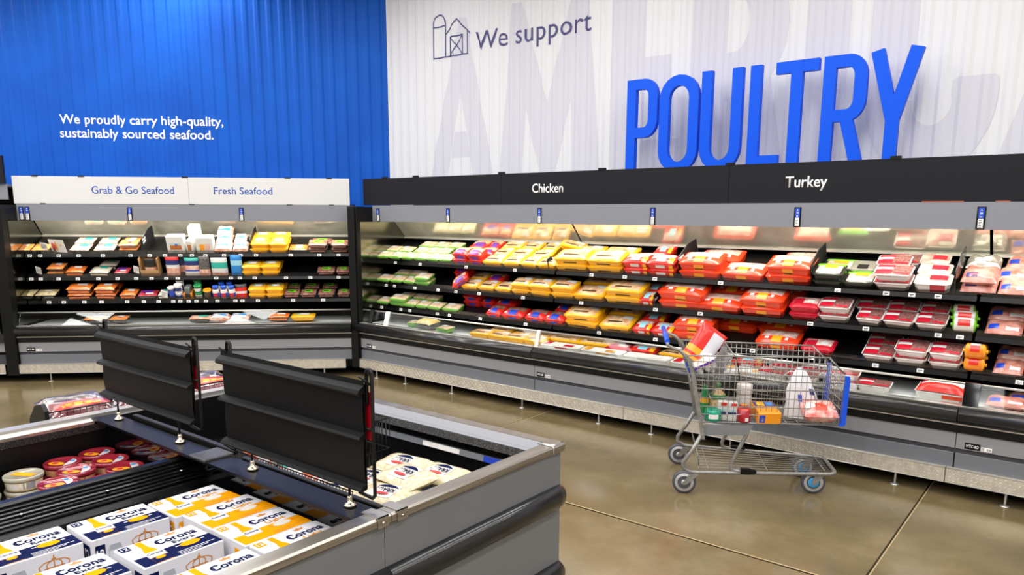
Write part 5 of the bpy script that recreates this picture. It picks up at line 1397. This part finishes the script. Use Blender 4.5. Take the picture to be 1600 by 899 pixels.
# ------------------------------------------------------------------ the shopping cart
CY = math.radians(29.5)
CM = Matrix.Translation((-2.216, 4.728, 0)) @ Matrix.Rotation(CY, 4, 'Z')
ct = thing('shopping_cart', 'grey wire shopping cart with blue bumpers, loaded with groceries', 'cart', (-2.216, 4.728, 0), (0, 0, CY))
yn = lambda x, s: .02 + s * (.305 - .085 * x)              # side planes taper towards the front
obj('base_frame', MB().tube([(.10, -.275, .41), (.045, -.283, .30), (-.012, -.283, .215), (-.012, -.283, .18), (.03, -.280, .150), (.09, -.272, .145), (.96, -.165, .145), (.995, -.14, .147), (1.0, -.10, .15), (1.0, .15, .15), (.995, .185, .147), (.96, .21, .145), (.09, .312, .145), (.03, .322, .15), (-.012, .325, .18), (-.012, .325, .215), (.045, .325, .30), (.10, .315, .41)], .0135, 10), M['cart'], ct, label='bent grey tube base')
for s in (-1, 1):
    y = yn(0, s); 
    u = MB(); u.loft([[(x - .013, y + s * .004, z), (x + .013, y + s * .004, z), (x + .013, y - s * .004, z), (x - .013, y - s * .004, z)] for x, z in ((.112, .38), (.028, .81), (-.012, .93), (-.035, .955))]); obj('upright', u, M['cart'], ct)
    obj('handle_arm', MB().tube([(-.02, y, .90), (-.032, y, .945), (-.065, y, .975), (-.12, y, .995), (-.146, y, 1.01), (-.148, y, 1.03)], .011, 8), M['cart'], ct)
    obj('middle_leg', MB().tube([(.40, y * .86, .47), (.395, y * .86, .42), (.33, y * .84, .26), (.305, y * .84, .20), (.31, y * .84, .17), (.345, y * .84, .158), (.40, y * .84, .158)], .0135, 10), M['cart'], ct)
    obj('rubber_sleeve', MB().loft([[(x, y * .84 + a, .158 + c * k) for a, c in ((-.018, -.016), (.018, -.016), (.018, .02), (-.018, .02))] for x, k in ((.37, 1), (.42, 1), (.47, .4))]), M['black'], ct)
    obj('side_plate', MB().loft([[(.105, y * .95 - .003, .405), (.40, y * .9 - .003, .415), (.43, y * .9 - .003, .482), (.10, y * .95 - .003, .478)][::s], [(.105, y * .95 + .003, .405), (.40, y * .9 + .003, .415), (.43, y * .9 + .003, .482), (.10, y * .95 + .003, .478)][::s]]), M['cart_grey'], ct, label='grey plate under the basket')
obj('handle_grip', MB().tube([(-.148, -.29, 1.032), (-.15, .33, 1.032)], .017, 12), M['cart_blue'], ct, label='blue plastic push handle')
ZL_ = [.49, .545, .60, .66, .72, .775, .82, .865, .905, .945]
def topz(x): return .93 + .02 * x if x < .89 else .95 - (x - .89) * 1.05
def side(s):
    m = MB()
    def P3(x, z): f = .90 + .10 * (z - .49) / .45; return (x, .02 + (yn(x, s) - .02) * f, z)
    def back(z): return .10 - .30 * (z - .49) if z < .93 else -.03
    for z in ZL_:
        xe = .985 if z < .83 else .89 + (.95 - z) / 1.05
        m.tube([P3(back(z), z), P3(.5, z), P3(xe, z)], .0034 if .5 < z < .93 else .0052, 6)
    m.tube([P3(.885, .945), P3(.99, .84)], .005, 6)
    for i in range(28):
        x = .02 + i * .0352
        z0 = .49 if x > .10 else .49 + (.10 - x) / .30
        m.bar(P3(x, z0), P3(x, min(topz(x), .948)), .0021, 5)
    return m


for s in (-1, 1): obj('basket_side', side(s), M['cart'], ct, label='wire mesh basket side')
m = MB()
for i in range(13): 
    f = -1 + 2 * i / 12; m.bar((.10, .02 + f * (yn(.1, 1) - .02) * .9, .488), (.985, .02 + f * (yn(.985, 1) - .02) * .9, .488), .0022, 5)
for i in range(12): x = .12 + i * .077; m.bar((x, .02 - (yn(x, 1) - .02) * .9, .486), (x, .02 + (yn(x, 1) - .02) * .9, .486), .0034, 5)
obj('basket_floor', m, M['cart'], ct, label='wire basket floor')
m = MB(); ya = yn(.985, 1) - .02
for i in range(12): f = -1 + 2 * i / 11; m.bar((.985, .02 + f * ya * .9, .49), (.992, .02 + f * ya, .835), .0021, 5)
for z in ZL_[:7]: m.bar((.986, .02 - ya * (.9 + .1 * (z - .49) / .35), z), (.986, .02 + ya * (.9 + .1 * (z - .49) / .35), z), .0034, 6)
obj('basket_front', m, M['cart'], ct, label='wire basket front')
m = MB()
for i in range(14): f = -1 + 2 * i / 13; m.bar((.10, .02 + f * .25, .49), (-.02, .02 + f * .28, .90), .0021, 5)
for z in (.56, .66, .76, .86): m.bar((.10 - .30 * (z - .49), -.25, z), (.10 - .30 * (z - .49), .29, z), .0032, 5)
obj('rear_gate', m, M['cart'], ct, label='wire rear gate')
m = MB()
for i in range(12): f = -1 + 2 * i / 11; m.bar((.155, .02 + f * .24, .64), (.285, .02 + f * .25, .95), .0022, 5)
for t in (0, .33, .66, 1): m.bar((.155 + .13 * t, -.22, .64 + .31 * t), (.155 + .13 * t, .26, .64 + .31 * t), .0045, 6)
obj('child_seat_back', m, M['cart'], ct, label='folding wire seat back')
obj('seat_flap', MB().loft([[(.02, -.24, .80), (.145, -.24, .80), (.145, .28, .80), (.02, .28, .80)], [(.02, -.24, .808), (.145, -.24, .808), (.145, .28, .808), (.02, .28, .808)]]), M['cart_grey'], ct, label='grey plastic seat flap')
obj('seat_panel', MB().loft([[(.20, -.2, .78), (.205, -.2, .78), (.205, .24, .78), (.20, .24, .78)], [(.265, -.2, .92), (.272, -.2, .92), (.272, .24, .92), (.265, .24, .92)]]), M['cart_grey'], ct)
obj('seat_strap', MB().tube([(.29, -.23, .95), (.31, -.24, .90), (.325, -.24, .82), (.33, -.235, .78)], .004, 6), M['black'], ct)
obj('gate_trim', MB().bar((-.035, -.262, .93), (.02, -.262, .80), .008, 8), M['cart_blue'], ct, label='blue plastic gate trim')
for s in (-1, 1):
    y = .02 + s * (ya + .006); obj('corner_bumper', MB().loft([[(x - .014, y - .016, z), (x + .014, y - .016, z), (x + .014, y + .016, z), (x - .014, y + .016, z)] for x, z in ((.99, .495), (1.0, .51), (1.008, .80), (1.004, .825))]), M['cart_blue'], ct, label='blue plastic corner bumper')
m = MB()
for i in range(9): f = -1 + 2 * i / 8; m.bar((.10, .02 + f * .25, .165), (.97, .02 + f * .145, .155), .0032, 6)
for x in (.10, .16, .55, .93): m.bar((x, .02 - (.275 - .12 * x), .160), (x, .02 + (.275 - .12 * x), .160), .0035, 6)
obj('lower_tray', m, M['cart'], ct, label='wire lower tray')
obj('tray_stop', MB().tube([(.10, -.2, .165), (.085, -.2, .27), (.085, .24, .27), (.10, .24, .165)], .004, 6), M['cart'], ct)
for n_, x, y, front in (('a', 0, -.285, 0), ('b', 0, .318, 0), ('c', .86, -.145, 1), ('d', .86, .17, 1)):
    wh = MB(); wh.lathe([(.052, -.016), (.072, -.017), (.079, -.010), (.079, .010), (.072, .017), (.052, .016)], 24, 0, (0, 0, 0), 'y')
    o = obj('wheel', wh, M['tyre'], ct, (x, y, .079), label='grey rubber caster wheel')
    hb_ = MB(); hb_.lathe([(.008, -.020), (.018, -.020), (.020, -.012), (.060, -.0185), (.063, -.016), (.063, .016), (.060, .0185), (.020, .012), (.018, .020), (.008, .020)], 24, 0, (0, 0, 0), 'y'); obj('hub', hb_, M['hub'], o)
    if front:
        q = MB(); q.lathe([(.022, -.0205), (.036, -.0195), (.036, .0195), (.022, .0205)], 20, 0, (0, 0, 0), 'y'); obj('hub_ring', q, M['hub_blue'], o, label='blue hub ring')
    fk = MB(); d_ = .03 if front else .055
    for sy in (-.024, .024):
        fk.loft([[(px, y + sy - .0025, pz) for px, pz in ((x - .016, .068), (x + .014, .066), (x + d_ + .03, .132), (x + d_ - .025, .138))], [(px, y + sy + .0025, pz) for px, pz in ((x - .016, .068), (x + .014, .066), (x + d_ + .03, .132), (x + d_ - .025, .138))]])
    fk.box((x + d_ - .028, y - .027, .130), (x + d_ + .032, y + .027, .137)); fk.bar((x, y - .028, .079), (x, y + .028, .079), .007, 8)
    obj('caster_fork', fk, M['cart'], ct)


def in_cart(x, y, z, rx=0, ry=0, rz=0): return CM @ Matrix.Translation((x, y, z)) @ Euler((math.radians(rx), math.radians(ry), math.radians(rz))).to_matrix().to_4x4()


ZF = .4935
q = MB(); q.bbox((-.075, -.13, 0), (.075, .13, .028), .01); q2 = MB()
for i in range(3):
    for j in range(5): q2.lathe([(.012, -.038), (.017, -.034), (.021, -.004), (.021, 0)], 10, 0, (-.048 + .048 * i, -.104 + .052 * j, 0))
q3 = MB(); q3.box((-.0757, -.1305, .004), (.0757, -.1300, .022))
put([('lid', q.mesh('lid', [K['white']])), ('tray', q2.mesh('tray', [K['wtray']])), ('stripe', q3.mesh('stripe', [K['purple']]))], 'egg_carton', 'white egg carton with purple stripe in the child seat of the cart', 'carton', in_cart(.112, -.09, .862, 0, -28, 0))
CH = standing(.2, .27, .09, [(.06, K['amber']), (.14, K['red']), (.1, K['amber']), (.62, K['red']), (.08, K['red'])])
_th = lambda u, v: .045 * ((1 - abs(2 * u - 1) ** 4) * max(0, 1 - (max(0, v - .15) / .85) ** 3)) ** .5
ch = MB(); ch.grid(lambda u, v: ((.47 + .46 * u - .5) * .2, .045 - _th(.47 + .46 * u, .2 + .7 * v) - .0025, (.2 + .7 * v) * .27), 6, 8)
put(CH + [('back_label', ch.mesh('back_label', [C_('pale_silver_label', '#d9d7de', .3)]))], 'chip_bag', 'red chip bag with silver panel leaning in the child seat of the cart', 'bag', in_cart(.055, -.06, .862, -8, 36, 8))
# jug, bottles, cans and boxes in the basket
q = MB(); q.lathe([(.055, 0), (.058, .01), (.058, .10), (.05, .14), (.02, .175), (.018, .19)], 20); q1 = MB(); q1.lathe([(.021, .188), (.021, .215), (.016, .218), (.001, .218)], 16); q2 = MB(); q2.lathe([(.059, .11), (.056, .135), (.0535, .141)], 20)
put([('bottle_body', q.mesh('bottle_body', [mat('nut_bottle', '#c89a62', .3, 0, .4, '#e8d0a0', 40)])), ('cap', q1.mesh('cap', [K['gtub']])), ('label', q2.mesh('label', [K['gtub']]))], 'nut_jar', 'green capped bottle of tan nuts standing in the cart', 'bottle', in_cart(.22, -.02, ZF))
q = MB(); q.lathe([(.05, 0), (.052, .008), (.052, .12), (.046, .13)], 22); q1 = MB(); q1.lathe([(.053, .132), (.055, .137), (.055, .195), (.05, .2), (.001, .2)], 22); q2 = MB(); q2.grid(lambda u, v: (math.sin(-.5 + u) * .0555, -math.cos(-.5 + u) * .0555, .15 + .035 * v), 4, 1)
put([('jar_body', q.mesh('jar_body', [mat('grey_label', '#c9c4c2', .4)])), ('lid', q1.mesh('lid', [K['wtray']])), ('lid_mark', q2.mesh('lid_mark', [K['wtray']]))], 'powder_tub', 'tall white lidded tub standing at the back of the cart', 'tub', in_cart(.41, .06, ZF))
q = MB(); q.lathe([(.05, 0), (.056, .012), (.056, .06), (.05, .075), (.02, .085)], 20)
q1 = MB(); q1.grid(lambda u, v: (math.sin(-.6 + 1.2 * u) * .0566, -math.cos(-.6 + 1.2 * u) * .0566, .02 + .03 * v), 4, 1)
put([('can_body', q.mesh('can_body', [C_('teal_can', '#109a78')])), ('label', q1.mesh('label', [K['white']]))], 'teal_tub', 'squat teal tub in the near rear corner of the cart', 'tub', in_cart(.175, -.20, ZF, 0, 0, 0))
q = MB(); q.lathe([(.05, 0), (.054, .012), (.054, .055), (.05, .07), (.02, .08)], 20)
put([('can_body', q.mesh('can_body', [C_('teal_can', '#109a78')]))], 'teal_tub', 'second teal tub behind the squat one in the cart', 'tub', in_cart(.27, -.10, ZF))
for x, y, lb, w2 in ((.235, -.185, 'white carton with blue and red print left of the orange can in the cart', .07), (.30, -.20, 'white carton with red top print next to the orange can in the cart', .065)):
    put(box_parts(w2, .06, .125, K['white'], [(-.42, .42, .1, .3, K['white']), (-.4, .4, .32, .46, K['navy']), (-.3, .3, .5, .6, K['sky']), (-.1, .42, .78, .96, K['red'])]), 'milk_carton', lb, 'carton', in_cart(x, y, ZF, 0, 0, -3))
q = MB(); q.lathe([(.045, 0), (.047, .006), (.047, .085), (.03, .095), (.028, .115), (.001, .115)], 20, mis=[0, 0, 1, 0, 2, 2]); q1 = MB(); q1.grid(lambda u, v: (math.sin(.1 + .5 * u) * .0476, -math.cos(.1 + .5 * u) * .0476, .01 + .025 * v), 4, 1)
put([('jar_body', q.mesh('jar_body', [K['redtub'], K['orange'], K['amber']])), ('barcode', q1.mesh('barcode', [K['white']]))], 'sauce_jar', 'orange and red sauce jar with yellow lid in the cart', 'jar', in_cart(.375, -.195, ZF))
put(box_parts(.15, .20, .075, C_('orange_carton', '#f59a14'), [(-.46, -.2, .1, .8, K['blue']), (-.36, -.26, .2, .6, K['white'])]) + [('top_print', (lambda b: (poly_print([(-.07, .11), (.07, .11), (.07, .19), (-.07, .19)], 0, .0758, b), poly_print([(-.05, .12), (.0, .12), (.0, .18), (-.05, .18)], 1, .0762, b), poly_print([(.01, .12), (.06, .12), (.06, .18), (.01, .18)], 2, .0762, b), b)[-1])(MB()).mesh('top_print', [K['navy'], K['yellow'], K['seablue']]))], 'frozen_box', 'flat orange box lying in the middle of the cart', 'box', in_cart(.535, -.235, ZF + .001, 10, 0, 8))
BAGM = mat('white_bag_film', '#eceaf0', .35, 0, .3, bump=.5, scale=14)
def bagp(u, v, s_):
    a = math.pi * u
    wv = [(.0, 1.0), (.2, .92), (.45, .8), (.62, .72), (.78, .56), (.88, .42), (1., .22)]
    for (v0, w0), (v1, w1) in zip(wv, wv[1:]):
        if v0 <= v <= v1: k = w0 + (w1 - w0) * (v - v0) / (v1 - v0); break
    cr = 1 + .10 * math.sin(9 * u + 5 * v) * v + .07 * math.sin(17 * u - 8 * v)
    x = -math.cos(a) * .125 * k * cr - .055 * v * (1 - .3 * v)
    return (x, s_ * math.sin(a) * .075 * k * cr, v * .33 + .012 * math.sin(5 * u) * v)
bm_ = MB(); bm_.grid(lambda u, v: bagp(u, v, -1), 16, 14); bm_.grid(lambda u, v: bagp(1 - u, v, 1), 16, 14)
pbag = put([('bag_body', bm_.mesh('bag_body', [BAGM]))], 'carrier_bag', 'white plastic carrier bag standing upright in the front of the cart', 'bag', in_cart(.80, .0, ZF + .002, 0, 0, 6))
for (u0, u1, v0, v1, m_) in ((.36, .44, .34, .48, K['blue']), (.62, .74, .50, .62, K['navy']), (.74, .84, .40, .52, K['navy'])):
    e2 = MB(); e2.grid(lambda u, v: Vector(bagp(u0 + (u1 - u0) * u, v0 + (v1 - v0) * v, -1)) + Vector((0, -.003, 0)), 4, 4); obj('bag_print', e2, m_, pbag)
put(pillow(.22, .17, .13, mat('red_bag', '#e8685e', .3, 0, .4, '#f4cfc6', 30, rnd=True), [(-.2, .15, .1, .35, C_('flame_label', '#f0421c')), (-.45, -.2, .2, .5, K['white'])], wob=.01), 'meat_bag', 'pink and red bag of meat at the front of the cart', 'bag', in_cart(.87, -.20, ZF + .002, 14, 0, 4))
put(standing(.10, .20, .06, [(.4, K['gtub']), (.2, K['yellow']), (.4, K['gtub'])]), 'green_pouch', 'dark green pouch at the rear of the cart', 'bag', in_cart(.165, -.03, ZF, 0, 0, 80))
